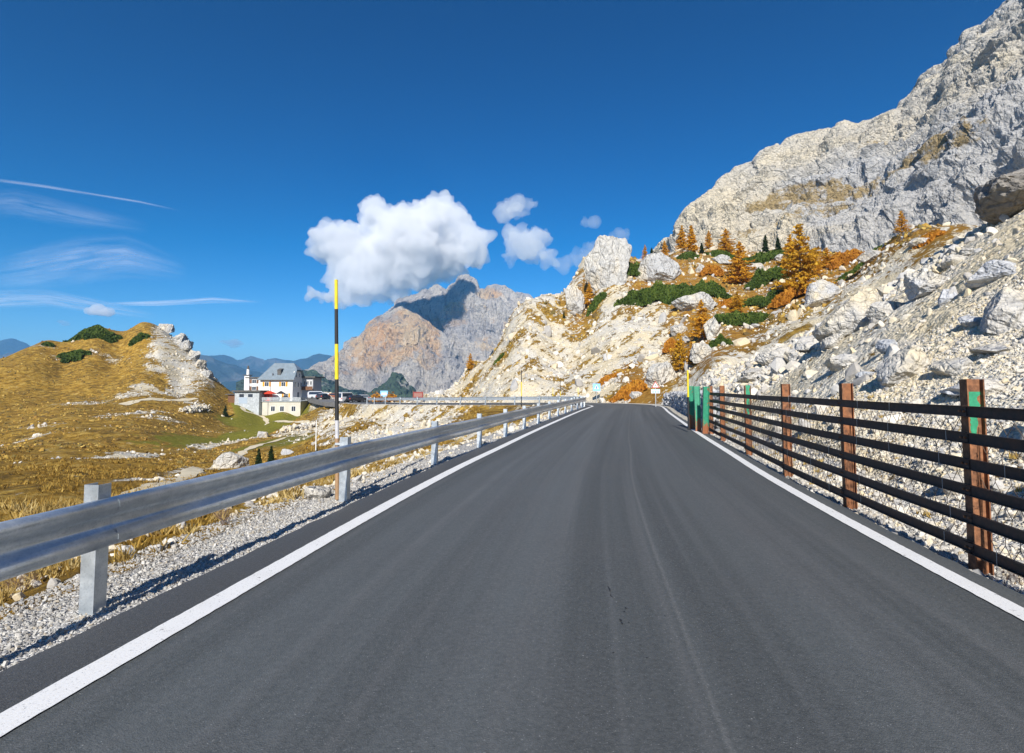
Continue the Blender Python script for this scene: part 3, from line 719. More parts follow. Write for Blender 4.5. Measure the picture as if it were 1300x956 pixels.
# far blue ranges
def dr(x, y, z, v): return (fbm(x/900, y/900, z/900, 4, 71, ridge=True)*95+fbm(x/260, y/260, z/260, 3, 72, ridge=True)*34-30)*sst(0, 1, v)*np.where((v > 2.7) & (v < 3.4), .5, 1)
def range_mat():
    m, nt, b, out = newmat('far_range'); N = NB(nt); p = N.pos()
    f = N.noise(p, .0022, 8, .62); c = N.ramp(f, [(.42,(.012,.03,.03)),(.56,(.03,.05,.05)),(.68,(.13,.13,.13))])
    N.set(b, 'Base Color', c); b.inputs['Roughness'].default_value = 1; N.set(b, 'Normal', N.bump(f, .8, 120)); return m
RG = range_mat()
far_loft('distant_mountain_range', [(-500,452),(-300,440),(-150,444),(-60,438),(0,436),(14,433),(30,438),(45,446),(70,452),(130,456),(200,452),(262,455),(285,452),(300,459),(318,455),(335,461),(350,457),(372,462),(390,458),(405,452),(420,455),(450,462),(600,455),(900,440),(1300,430)], 6400, 5600, 494, 700, 60, dr, RG, prof=(0, 0), backd=700)
far_loft('nearer_blue_ridge', [(-400,470),(-200,462),(0,456),(20,452),(40,460),(120,474),(220,466),(255,456),(262,458),(280,464),(300,468),(330,476),(360,474),(400,480),(450,486),(560,490)], 4300, 3600, 500, 500, 50, dr, RG, prof=(0, 0), backd=500)
# ------------------------------------------------------------------ clouds
def cloud(name, blobs, Y, dens, label, res=26, seed=1, amp=1.0, col=(1,1,1), group='clouds in the blue sky'):
    """blobs: (px,py,r px, flat) ; hull grown from metaballs, then roughened"""
    s = Y/F; c0 = P(blobs[0][0], blobs[0][1], Y)
    mb = bpy.data.metaballs.new('hull'); mb.resolution = res*s/6; mb.threshold = .35
    ob = bpy.data.objects.new('hull', mb); COL.objects.link(ob)
    rnd = random.Random(seed)
    for bl in blobs:
        px, py, r = bl[:3]; p = P(px, py, Y+rnd.uniform(-.5, .5)*r*s)
        e = mb.elements.new(); e.co = tuple(p[k]-c0[k] for k in range(3)); e.radius = r*s*1.32; e.type = 'ELLIPSOID'
        fl = bl[3] if len(bl) > 3 else 1
        e.size_x = 1; e.size_y = 1; e.size_z = fl
    dg = bpy.context.evaluated_depsgraph_get(); me = bpy.data.meshes.new_from_object(ob.evaluated_get(dg))
    bpy.data.objects.remove(ob); bpy.data.metaballs.remove(mb)
    bm = bmesh.new(); bm.from_mesh(me); bmesh.ops.subdivide_edges(bm, edges=bm.edges[:], cuts=2, use_grid_fill=True, smooth=1.0); bmesh.ops.triangulate(bm, faces=bm.faces[:]); 
    bm.normal_update(); n = len(bm.verts)
    V_ = np.array([v.co[:] for v in bm.verts]); Nn = np.array([v.normal[:] for v in bm.verts])
    q = V_/s
    bl_ = lambda L, o_: np.abs(pn(q[:,0]/L, q[:,1]/L, q[:,2]/L, seed+o_))-.25
    d = (pn(q[:,0]/38, q[:,1]/38, q[:,2]/38, seed+9)*12+bl_(24,1)*20+bl_(11,2)*11+bl_(5,3)*5+bl_(2.6,4)*1.6)*s*amp
    V2 = V_+Nn*d[:, None]
    for v, c in zip(bm.verts, V2): v.co = c
    bm.to_mesh(me); bm.free()
    tmp = bpy.data.objects.new('hull', me); COL.objects.link(tmp); md = tmp.modifiers.new('r', 'REMESH'); md.mode = 'VOXEL'; md.voxel_size = 1.5*s
    me2 = bpy.data.meshes.new_from_object(tmp.evaluated_get(bpy.context.evaluated_depsgraph_get())); bpy.data.objects.remove(tmp); me = me2; me.name = 'cloud'
    me.polygons.foreach_set('use_smooth', [False]*len(me.polygons))
    m, nt, b, out = newmat(name+'_vapour'); nt.nodes.remove(b); N = NB(nt)
    pv = N.n('ShaderNodeVolumePrincipled', {'Color': col, 'Density': dens/(s*20), 'Anisotropy': .0})
    nt.links.new(pv.outputs[0], out.inputs['Volume'])
    me.materials.clear()
    o = link('cloud', me, m, label=label, cat='cloud', group=group); o.location = c0
    return o
cloud('a', [(520,310,52),(455,330,42),(430,310,32),(410,322,18),(478,275,22),(500,290,30),(548,275,28),(560,262,20),(580,285,28),(590,310,28),(560,330,36),(490,345,38),(598,300,16),(605,325,16),(440,350,30),(470,362,26,.6),(540,345,30,.7),(420,378,20,.5),(450,382,24,.45),(500,378,24,.4),(400,374,12,.5)], 4100, 1.4, 'large white cumulus cloud resting against the summit of the central massif', seed=3, col=(.985,.985,.99))
cloud('b', [(658,266,16),(645,264,12),(670,264,11),(680,260,6)], 4300, .8, 'small round white puff floating above the middle cloud', seed=8, res=18)
cloud('c', [(660,318,24),(680,310,20),(648,330,13),(695,326,12),(690,300,12),(655,300,12)], 4200, .8, 'medium white cloud just right of the largest cumulus', seed=12, res=18)
cloud('d', [(744,282,8),(752,281,5),(738,281,4)], 4300, .45, 'tiny white wisp of cloud above the rock tower', seed=15, res=12, amp=.6)
cloud('e', [(735,330,14),(750,322,14),(765,314,11),(720,334,9),(790,302,9),(778,306,8)], 4600, .4, 'thin pale cloud behind the rock tower on the hillside', seed=18, res=16)
cloud('f', [(126,394,11,.6),(118,396,9,.5),(138,396,9,.5)], 6800, 2.2, 'small bright cloud above the top of the grassy hill', seed=22, res=12, amp=.3)
cloud('g', [(284,434,9,.4),(294,435,10,.4),(305,436,7,.4)], 6800, .8, 'small grey cloud low over the mountain inn', seed=25, res=12, amp=.3, col=(.7,.75,.85))
cloud('h', [(77,408,6,.6),(82,411,5,.5)], 6800, .8, 'tiny grey cloud low at the left above the grassy hill', seed=27, res=10, amp=.3, col=(.7,.75,.85))
cloud('s', [(305,-385,100,.8),(200,-370,70,.7),(390,-400,60,.8),(100,-360,50,.6)], 785, 1.5, 'cloud overhead, above the top of the photograph, shading the upper massif', seed=31, res=40, amp=.7)
# high ice cloud sheets
def cirrus(name, label, cat, pts, width, Hh, seed, dens, scale=(1,1,1)):
    """ribbon at altitude Hh following pixel track pts"""
    m, nt, b, out = newmat(name); nt.nodes.remove(b); N = NB(nt)
    uv = N.n('ShaderNodeUVMap').outputs[0]; sp = N.n('ShaderNodeSeparateXYZ', {0: uv})
    n = N.noise(N.mapp(uv, scale, loc=(seed, seed*2, 0)), 4, 6, .55, .4)
    ev = N.math('SUBTRACT', 1.0, N.math('ABSOLUTE', N.math('SUBTRACT', N.math('MULTIPLY', sp.outputs[1], 2.0), 1.0)), clamp=True)
    eu = N.math('SUBTRACT', 1.0, N.math('ABSOLUTE', N.math('SUBTRACT', N.math('MULTIPLY', sp.outputs[0], 2.0), 1.0)), clamp=True)
    k = N.math('MULTIPLY', N.mr(eu, 0, .5), N.mr(ev, 0, .8)); k = N.math('MULTIPLY', k, N.mr(n, .30, .80)); k = N.math('MULTIPLY', k, dens, clamp=True)
    tr = nt.nodes.new('ShaderNodeBsdfTransparent'); tl = nt.nodes.new('ShaderNodeBsdfTranslucent'); tl.inputs[0].default_value = (.95,.97,1,1)
    df = nt.nodes.new('ShaderNodeBsdfDiffuse'); df.inputs[0].default_value = (.95,.97,1,1); ad = nt.nodes.new('ShaderNodeAddShader')
    nt.links.new(tl.outputs[0], ad.inputs[0]); nt.links.new(df.outputs[0], ad.inputs[1])
    mx = nt.nodes.new('ShaderNodeMixShader'); nt.links.new(k, mx.inputs[0]); nt.links.new(tr.outputs[0], mx.inputs[1]); nt.links.new(ad.outputs[0], mx.inputs[2])
    nt.links.new(mx.outputs[0], out.inputs[0])
    n_ = 40; pts = np.array(pts, float); u = np.linspace(0, 1, n_); px = np.interp(u, np.linspace(0, 1, len(pts)), pts[:, 0]); py = np.interp(u, np.linspace(0, 1, len(pts)), pts[:, 1])
    wd = np.interp(u, np.linspace(0, 1, len(width)), width)
    Vv = []; nv = 5
    for j in range(nv):
        for x, y, w_ in zip(px, py, wd):
            yy = y-w_/2+w_*j/(nv-1); d = ray(x, yy); k_ = Hh/d.z; Vv.append((d.x*k_, d.y*k_, Hh+CAMZ))
    i2 = np.arange(n_*nv).reshape(nv, n_)
    Fq_ = np.stack([i2[:-1,:-1], i2[:-1,1:], i2[1:,1:], i2[1:,:-1]], -1).reshape(-1, 4)
    me = npmesh(name, Vv, Fq_, True); ul = me.uv_layers.new(name='UVMap')
    ul.data.foreach_set('uv', np.array([(i % n_/(n_-1), i//n_/(nv-1)) for i in Fq_.ravel()], np.float32).ravel())
    o = link(name, me, m, label=label, cat=cat); o.visible_shadow = True
    return o
cirrus('contrail', 'thin white vapour trail slanting down at the upper left of the sky', 'contrail', [(-60,222),(0,229),(60,237),(120,247),(180,257),(230,268)], [5,5,5,4,4,3], 7000, 3, .42, (.5,.2,1))
cirrus('high_cloud', 'wide faint veil of high cloud below the vapour trail', 'high cloud', [(-60,262),(20,258),(90,272),(190,290)], [40,40,34,20], 7000, 5, .20, (.8,1.6,1))
cirrus('high_cloud', 'broad brushed streak of high cloud midway up the left sky', 'high cloud', [(-30,350),(40,340),(100,330),(160,325),(240,345)], [50,60,66,60,30], 7000, 9, .34, (.8,1.8,1))
cirrus('high_cloud', 'thin straight streak of high cloud left of the snow pole', 'high cloud', [(120,386),(200,385),(270,381),(335,384)], [5,8,9,4], 6000, 12, .8, (.4,.6,1))
cirrus('high_cloud', 'pale band of high cloud over the grassy hill', 'high cloud', [(-80,385),(0,380),(60,378),(130,390),(200,402)], [22,26,24,20,10], 6000, 15, .6, (.6,1.5,1))
# ------------------------------------------------------------------ road, paint, parking
def strip(name, s0, s1, t0, t1, dz, dt, ns, mat, jag=0, crown=0, **kw):
    ts = np.arange(t0, t1, dt); sv = np.linspace(s0, s1, ns); Vv = []; UV = []
    rnd = np.random.RandomState(5)
    for t in ts:
        c, d, n = RP(t, 0)
        for j, s in enumerate(sv):
            e = jag*rnd.uniform(-1, 1) if jag and j in (0, ns-1) else 0
            z = c.z+dz+crown*(1-(s/3.2)**2)
            Vv.append((c.x+n.x*(s+e), c.y+n.y*(s+e), z)); UV.append((s, t))
    i2 = np.arange(len(Vv)).reshape(len(ts), ns)
    Fq_ = np.stack([i2[:-1,:-1], i2[:-1,1:], i2[1:,1:], i2[1:,:-1]], -1).reshape(-1, 4)
    me = npmesh(name, Vv, Fq_, True); ul = me.uv_layers.new(name='UVMap')
    ul.data.foreach_set('uv', np.array(UV, np.float32)[Fq_.ravel()].ravel())
    return link(name, me, mat, **kw)
def edge_jag(me_o): pass
strip('road', -3.42, 3.18, 1, TL-1, .0, .25, 34, M['asphalt'], jag=.02, crown=.02, kind='structure')
strip('road_marking', -2.97, -2.78, 2, TL-30, .014, .06, 2, M['paint'], jag=.0035, kind='structure')
strip('road_marking', 2.80, 2.97, 2, 66+8, .014, .06, 2, M['paint'], jag=.0035, kind='structure')
mb = MB(); rnd = random.Random(8)
for x0, y0, x1, y1, w_ in [(771,743,775,752,.012),(775,753,779,759,.008),(793,770,794,773,.012),(792,775,794,777,.014),(786,785,788,789,.016),(788,789,790,793,.010),(798,789,800,790,.012),(777,828,780,829,.014),(820,834,823,835,.012),(812,818,814,819,.010),(843,781,845,782,.012)]:
    q = []
    for (a_, b_) in ((x0, y0), (x1, y1)):
        d_ = ray(a_, b_); k_ = (.024-CAMZ)/d_.z; q.append(Vector((d_.x*k_, d_.y*k_, .0235)))
    dd = (q[1]-q[0]).normalized(); nn = Vector((dd.y, -dd.x, 0)); m_ = (q[0]+q[1])/2+nn*rnd.uniform(-.01, .01)
    mb.add([q[0], m_+nn*w_*.6, q[1], m_-nn*w_*.6], [(0,1,2,3)])
mb.build('tar_marks', simple('tar', (.012,.012,.012), .5), kind='structure')
# dirt verge and pale gravel beyond the bend
gravel = rock_mat('pale_gravel', .12, base=(.62,.57,.47), cream=(.66,.58,.43), grey=(.5,.48,.44), bd=.02)
strip('gravel_verge', 3.14, 6.2, 50, 104, -.008, .5, 8, gravel, jag=.1, kind='structure')
pk = simple('old_asphalt', (.17,.165,.16), .9, 0, .6, .2)
def drape(name, poly, dz, mat, step=1.0, **kw):
    xs = [p[0] for p in poly]; ys = [p[1] for p in poly]
    bm = bmesh.new(); vs = [bm.verts.new((x, y, 0)) for x, y in poly]; bm.faces.new(vs)
    bmesh.ops.triangulate(bm, faces=bm.faces[:])
    bmesh.ops.subdivide_edges(bm, edges=bm.edges[:], cuts=5, use_grid_fill=True)
    me = bpy.data.meshes.new(name)
    for v in bm.verts: v.co.z = gz(v.co.x, v.co.y)+dz
    bm.normal_update()
    for f_ in bm.faces:
        if f_.normal.z < 0: f_.normal_flip()
    bm.to_mesh(me); bm.free(); return link(name, me, mat, **kw)
pz = -1.24
bmk = MB(); bmk.prism([(-25.5,98),(-31.5,103),(-37.5,111),(-44,124),(-51,139),(-58.5,158),(-45,172),(-28,155),(-18,125),(-21,104)][::-1], pz-.9, pz)
bmk.build('parking_lot', pk, kind='structure')
def ribbon(name, pts, wid, mat, dz=.06, **kw):
    W_ = [hit(px, py) for px, py in pts]; W_ = [q for q in W_ if q is not None]
    P3 = catmull([(q.x, q.y, 0) for q in W_], .8); Vv = []
    for i, p in enumerate(P3):
        d = P3[min(i+1, len(P3)-1)]-P3[max(i-1, 0)]; d /= np.hypot(d[0], d[1])+1e-9
        wj = wid*(1+.3*math.sin(i*.7)+.2*math.sin(i*1.9))
        for s in (-1, 0, 1):
            x, y = p[0]+d[1]*s*wj/2, p[1]-d[0]*s*wj/2
            Vv.append((x, y, max(gz(x, y), ground_at(x, y))+dz))
    i2 = np.arange(len(Vv)).reshape(-1, 3)
    me = npmesh(name, Vv, np.stack([i2[:-1,:-1], i2[:-1,1:], i2[1:,1:], i2[1:,:-1]], -1).reshape(-1, 4), True)
    return link(name, me, mat, **kw)
def ground_at(x, y): return float(ground_h(np.array([x]), np.array([y]))[0])
pathm = simple('pale_path', (.62,.54,.38), .95, 0, 1.5, .15)
ribbon('path', [(165,632),(195,620),(235,607),(276,592),(300,580),(315,571),(350,560),(393,548)], 1.1, pathm, kind='structure')
ribbon('path', [(312,512),(311,522),(330,528),(354,535),(385,536),(424,537),(440,528)], 1.0, pathm, kind='structure')
ribbon('path', [(155,514),(170,510),(190,507),(215,508),(250,506)], 1.6, pathm, kind='structure')
# ------------------------------------------------------------------ guardrail on the valley side
WB = [(0,.330),(.026,.343),(.056,.341),(.078,.326),(.090,.300),(.088,.272),(.068,.240),(.036,.212),(.022,.190),(.020,.170),(.022,.150),(.036,.128),(.068,.100),(.090,.066),(.094,.036),(.080,.008),(.060,-.004)]
WB2 = [(x-.004 if 0 < i < 16 else x-.004, z+(.004 if i > 8 else -.004)) for i, (x, z) in enumerate(WB)]
def beam_mesh(t0, t1, s, z0, n=6, grow=0.0):
    Vv = []; m_ = len(WB)
    for t in np.linspace(t0, t1, n):
        c, d, nn = RP(t, SRf(t))
        for (x, z) in WB: q = c+nn*(x+grow); Vv.append((q.x, q.y, c.z+z0+z))
        for (x, z) in WB2: q = c+nn*(x+grow); Vv.append((q.x, q.y, c.z+z0+z))
    Fc = []; k = 2*m_
    for i in range(n-1):
        a_, b_ = i*k, (i+1)*k
        for j in range(m_-1):
            Fc.append((a_+j, a_+j+1, b_+j+1, b_+j)); Fc.append((a_+m_+j+1, a_+m_+j, b_+m_+j, b_+m_+j+1))
        Fc.append((a_, b_, b_+m_, a_+m_)); Fc.append((a_+m_-1, a_+2*m_-1, b_+2*m_-1, b_+m_-1))
    for e in (0, (n-1)*k):
        for j in range(m_-1): Fc.append((e+j, e+j+1, e+m_+j+1, e+m_+j))
    return npmesh('beam', Vv, Fc, True)
def SRf(t): return -3.47-.20*max(0, min(1, (14-(t-22))/9.5))
def t_px(px, s):
    lo, hi = 2, 60
    f = lambda t: (lambda q: q.x/(q.y*CP+(q.z-CAMZ)*SP)*F+650-px)(RP(t, s)[0])
    best = min((abs(f(t)), t) for t in np.arange(t_at_Y(2.2, s), t_at_Y(40, s), .05)); return best[1]
Z0 = .445
gr0 = cpos(t_at_Y(3.8, -3.6))
guard = empty('guardrail', (RP(t_at_Y(3.8, -3.6), -3.6)[0].x, RP(t_at_Y(3.8, -3.6), -3.6)[0].y, 0), label='galvanised steel guardrail on posts along the valley side of the road and round the bend', cat='guardrail')
def par(o, root):
    o.parent = root; o.matrix_parent_inverse = Matrix.Translation(-Vector(root.location)) if root.rotation_euler.z == 0 else (Matrix.Translation(root.location) @ Matrix.Rotation(root.rotation_euler.z, 4, 'Z')).inverted()
    return o
tp = t_px(118, -3.78); tq = [t_px(q, -3.7) for q in (437, 547, 603)]; posts_t = [tp-6.8, tp-3.4, tp]+tq+[tq[-1]+3.4*i for i in range(1, 40)]
tend = [t for t in np.arange(70, TL, .5) if RP(t, 0)[0].y > 82][0]; posts_t = [t for t in posts_t if t < tend]
for i, t in enumerate(posts_t):
    if t < 1: continue
    c, d, n = RP(t, SRf(t))
    if i+1 < len(posts_t):
        nn_ = 7 if t > 42 else 5
        o = link('rail_beam', beam_mesh(t, posts_t[i+1]+.14, 0, Z0, nn_, .0 if i % 2 else .0022), M['steel']); par(o, guard)
    # channel post: web along the road, flanges towards it; z local
    ang = math.atan2(d.y, d.x)
    mb = MB(); h = .88; q = c-n*.10
    def loc(a, b_): return (q.x+d.x*a+n.x*b_, q.y+d.y*a+n.y*b_)
    zt = c.z+h; zb = c.z-.6; w_, th_ = .055, .006
    for poly in ([(-w_, -.06), (-w_+th_, -.06), (-w_+th_, .06), (-w_, .06)], [(-w_+th_, .054), (w_, .054), (w_, .06), (-w_+th_, .06)], [(-w_+th_, -.06), (w_, -.06), (w_, -.054), (-w_+th_, -.054)]):
        mb.prism([loc(*p_) for p_ in poly], zb, zt)
    po = mb.build('post', M['steel']); par(po, guard)
    if t < 60:
        mb = MB(); mb.prism([loc(*p_) for p_ in [(-.05,.061),(.05,.061),(.05,.096),(-.05,.096)]], c.z+.50, c.z+.72)
        par(mb.build('spacer', M['steel']), guard)
        if t < 24:
            for zz, aa in ((.615, 0), (.735, -.10), (.735, .10), (.50, -.10), (.50, .10)):
                xo = .020 if zz == .615 else .094; mb = MB()
                p_ = c+n*(xo-.002)+d*(aa); p2 = p_+n*.014; mb.tube((p_.x, p_.y, c.z+zz), (p2.x, p2.y, c.z+zz), .018, .013, 8)
                par(mb.build('bolt', M['bolt']), guard)
# ------------------------------------------------------------------ snow poles
POLEM = {k: simple('pole_'+k, c, .55, 0, 18, .12) for k, c in dict(yellow=(.78,.60,.02), black=(.018,.018,.02), white=(.52,.52,.54), wood=(.34,.21,.11)).items()}
def snow_pole(x, y, z, h, r, bands, label, lean=(0, 0), bracket=False, rails=True):
    root = empty('snow_pole', (x, y, z), label=label, cat='snow pole', group='black and yellow snow poles beside the road')
    z0 = -.3; lst = bands
    for (za, zb, kc) in lst:
        ra, rb = r*(1-.25*za/h), r*(1-.25*zb/h)
        mb = MB().tube((lean[0]*za, lean[1]*za, za), (lean[0]*zb, lean[1]*zb, zb), ra, rb, 12 if r > .03 else 6)
        mb.build('painted_band' if kc != 'wood' else 'bare_foot', POLEM[kc], root, smooth=False)
    if bracket:
        mb = MB()
        for zz in (.50, .78): mb.box((-.0, -.0, zz), (r*2.6, r*2.6, .035))
        mb.box((-.045, .03, .62), (.02, .05, .5))
        mb.build('clamp', M['steel'], root, bevel=.004)
    return root
t1_ = posts_t[3]; c, d, n = RP(t1_, SRf(t1_)); c = c-n*.20-d*.02
snow_pole(c.x, c.y, c.z, 3.3, .032, [(-.02,.86,'wood'),(.86,1.12,'white'),(1.12,1.72,'black'),(1.72,2.24,'yellow'),(2.24,2.76,'black'),(2.76,3.2,'yellow')],
          'tall yellow and black snow pole strapped to the second visible guardrail post', lean=(-.025, 0), bracket=True)
def far_pole(px, py_top, py_bot, Y, label, bands):
    x, y, z = P(px, py_bot, Y); zt = P(px, py_top, Y)[2]; h = zt-z
    zz = [(a_*h, b_*h, k) for a_, b_, k in bands]
    snow_pole(x, y, z, h, .04, zz, label)
B3 = [(0,.25,'wood'),(.25,.5,'black'),(.5,.75,'yellow'),(.75,1,'black')]
far_pole(662, 470, 523, 42, 'snow pole with black tip in front of the pale hillside, left of the bend', [(-.6,.12,'wood'),(.12,.38,'black'),(.38,.72,'yellow'),(.72,1,'black')])
far_pole(711.5, 482, 515, 62, 'slim snow pole with a black tip behind the rail just left of the bend', [(0,.3,'black'),(.3,.55,'yellow'),(.55,1,'black')])
far_pole(702, 492, 514, 62, 'short pale snow pole left of the black tipped one near the bend', [(0,.4,'white'),(.4,1,'yellow')])
far_pole(734, 492, 515, 58, 'yellow topped snow pole nearest the end of the guardrail at the bend', [(0,.4,'white'),(.4,1,'yellow')])
far_pole(874.5, 470, 546, 19.8, 'thin snow pole with yellow top beside the green steel beams', [(0,.55,'black'),(.55,1,'yellow')])
x, y, z = P(401, 567, 44)
o = empty('marker_post', (x, y, z), label='slim white marker post standing in the meadow left of the tall snow pole', cat='marker post')
MB().tube((0,0,-.3), (0,0,2.05), .045, .04, 8).build('shaft', simple('white_wood', (.75,.75,.72), .7), o)
MB().tube((0,0,2.051), (0,0,2.12), .055, .02, 8).build('cap', simple('cap_grey', (.45,.45,.45), .7), o)
# ------------------------------------------------------------------ rockfall fence on the right
SF = 3.50
ft = [t_px(q, SF) for q in (1243, 1080, 1000, 951, 918, 903)]; ft = [ft[0]-2.6]+ft
f0 = RP(ft[1], SF)[0]
fence = empty('rockfall_fence', (f0.x, f0.y, 0), label='rusty steel post and six-rail fence with wire netting holding back the scree', cat='fence')
ZT = 1.66
def fpost(t, s, zt, zb, flange=.11, depth=.15, green=0):
    c, d, n = RP(t, s); mb = MB(); th_ = .012
    def loc(a, b_): q = c+d*a+n*b_; return (q.x, q.y)
    fl = flange/2; dp = depth/2
    mb.prism([loc(*p_) for p_ in [(-fl,-dp),(fl,-dp),(fl,-dp+th_),(-fl,-dp+th_)]], zb, zt)
    mb.prism([loc(*p_) for p_ in [(-fl,dp-th_),(fl,dp-th_),(fl,dp),(-fl,dp)]], zb, zt)
    mb.prism([loc(*p_) for p_ in [(-.006,-dp+th_),(.006,-dp+th_),(.006,dp-th_),(-.006,dp-th_)]], zb, zt)
    return mb, loc
GPAT = {1: (.06, .42, .09), 4: (.0, .75, .16)}
for i, t in enumerate(ft):
    mb, loc = fpost(t, SF, ZT+(-.01, .02, 0, .01, -.01, 0, .0)[i], -.5)
    o = mb.build('post', M['rust']); par(o, fence)
    if i in GPAT:   # remnant of green paint on the web
        a0, zz, wd_ = GPAT[i]; rnd = random.Random(i); mb = MB()
        p0, p1 = (-.052, .062) if i == 1 else (-.045, .066)
        top = ZT-(.10 if i == 1 else .0); pts = []
        n_ = 16
        L_ = [(p0+rnd.uniform(-.004,.022)+.012*(k/n_), top-zz*k/n_) for k in range(n_+1)]; R_ = [(p1+rnd.uniform(-.028,.004)-.03*(k/n_)**2, top-zz*k/n_) for k in range(n_+1)]
        vs = []; q0 = RP(t, SF)[0]; _, d, n = RP(t, SF)
        for (b0, z0), (b1, z1) in zip(L_, R_):
            for b_, z_ in ((b0, z0), (b1, z1)): q = q0+n*b_-d*.0085; vs.append((q.x, q.y, z_))
        mb.add(vs, [(2*k, 2*k+1, 2*k+3, 2*k+2) for k in range(n_)])
        par(mb.build('green_paint_patch', simple('green_patch', (.03,.27,.14), .5, 0, 20, .3)), fence)
RZ = [1.375, 1.125, .880, .635, .375, .095]
for k, rz_ in enumerate(RZ):
    for i in range(len(ft)-1):
        t0, t1 = ft[i], ft[i+1]; mb = MB()
        sag = random.uniform(-.008, .008)
        nS = 4; secs = []
        hh = .051
        for j in range(nS+1):
            t = t0+(t1-t0)*j/nS+(.0 if j else -.06)+(.05 if j == nS else 0); zz = rz_+sag*math.sin(math.pi*j/nS)+(.0015 if i % 2 else 0)
            if k == 5: zz += .02*math.sin(i*2.1)
            off = (-.006 if i % 2 else 0)
            sec = []
            # C channel: face towards the road, lips turned back
            for (b_, z_) in ((-.080,hh),(-.080,-hh),(-.116,-hh),(-.116,-hh+.007),(-.087,-hh+.007),(-.087,hh-.007),(-.116,hh-.007),(-.116,hh)):
                c, d, n = RP(t, SF+b_+off); sec.append((c.x, c.y, zz+z_))
            secs.append(sec)
        for a_, b_ in zip(secs[:-1], secs[1:]):
            vs = a_+b_; mb.add(vs, [(q, (q+1) % 8, 8+(q+1) % 8, 8+q) for q in range(8)])
        mb.add(secs[0], [tuple(range(8))]); mb.add(secs[-1], [tuple(range(8))[::-1]])
        par(mb.build('rail', M['rail']), fence)
for i, t in enumerate(ft[1:], 1):
    for rz_ in RZ:
        c, d, n = RP(t, SF-.087)
        for aa in (-.03, .03):
            mb = MB(); a_ = c+d*aa; b_ = a_-n*.022; mb.tube((a_.x, a_.y, rz_), (b_.x, b_.y, rz_), .013, .011, 6); par(mb.build('bolt', M['rust']), fence)
# hexagonal netting behind the rails, one sheet per bay
def netting(t0, t1, seed, z0=.02, z1=1.36, s=SF+.02, cw=.095, r=.0017):
    rnd = random.Random(seed); Vv = []; E = {}
    L = t1-t0; nx = int(L/cw); nz = int((z1-z0)/(cw*.86)); pts = {}
    def pt(i, j):
        k = (i, j)
        if k not in pts:
            a_ = i*cw/2; z_ = z0+j*cw*.30
            bulge = .05*math.sin(a_/L*math.pi)*math.sin(z_*1.9+seed)+.03*math.sin(a_*2.7+seed)
            c, d, n = RP(t0+min(a_, L), s+bulge); pts[k] = Vector((c.x, c.y, z_+rnd.uniform(-.006,.006)+.02*math.sin(a_*1.3)))+d*rnd.uniform(-.006,.006)
        return pts[k]
    mb = MB(); NX = int(L/cw*2); NZ = int((z1-z0)/(cw*.30))
    # hexagons elongated vertically: rows of twists joined by zigzags
    for j in range(0, NZ-1, 3):
        for i in range(0, NX, 2):
            off = (j//3) % 2
            a_ = pt(i+off, j); b_ = pt(i+off, j+1)
            mb.tube(a_, b_, r, r, 3, caps=False)
            for di in (-1, 1):
                if 0 <= i+off+di <= NX: mb.tube(b_, pt(i+off+di, j+3) if False else (pt(i+off+di, j+2+1)), r, r, 3, caps=False)
    return mb
for i in range(len(ft)-1):
    mb = netting(ft[i], ft[i+1], i, cw=.20 if i < 4 else .24, r=.0034 if i < 3 else .004)
    par(mb.build('wire_netting', M['wire'], smooth=True), fence)
mb = MB()
rnd = random.Random(4)
for i in range(5):
    for k, rz_ in enumerate(RZ):
        for fr in ((.12, .45, .8) if i < 3 else (.5,)):
            if rnd.random() < .45: continue
            t = ft[i]+(ft[i+1]-ft[i])*(fr+rnd.uniform(-.05,.05)); c, d, n = RP(t, SF-.123)
            mb.tube((c.x, c.y, rz_-.07), (c.x, c.y, rz_+.07), .0026, .0026, 4)
            c2 = c+n*.135; mb.tube((c.x, c.y, rz_+.07), (c2.x, c2.y, rz_+.06), .0026, .0026, 4); mb.tube((c.x, c.y, rz_-.07), (c2.x, c2.y, rz_-.06), .0026, .0026, 4)
o = mb.build('tie_wires', M['tie'], kind='stuff'); par(o, fence)
# ------------------------------------------------------------------ green steel beams leaning at the fence end
labs = ['leftmost of three upright green painted steel beams, shaded and rusty at its foot', 'middle one of three upright green painted steel beams by the stone wall', 'rightmost of three upright green painted steel beams, next to the first fence post']
for k, (px, Y) in enumerate(((879.5, 21.2), (886.5, 20.2), (895, 19.3))):
    x, y, z = P(px, 540, Y); t = t_at_Y(Y, SF); ang = R(-22+7*k)
    root = empty('steel_beam', (x, y, 0), ang, label=labs[k], cat='steel beam', group='green steel beams stacked at the end of the fence')
    zt = 1.66-.01*k
    mb = MB()
    for s_ in (-1, 1): mb.b2(s_*.092-.007, s_*.092+.007, -.09, .09, -.35, zt)
    o = mb.build('flange', M['green'], root); o.rotation_euler = (R((2,-3,4)[k]), R((-1.2,-.6,1.5)[k]), 0)
    mb = MB(); mb.b2(-.085, .085, -.006, .006, -.35, zt-.004); o = mb.build('web', M['green'], root); o.rotation_euler = (R((2,-3,4)[k]), R((-1.2,-.6,1.5)[k]), 0)
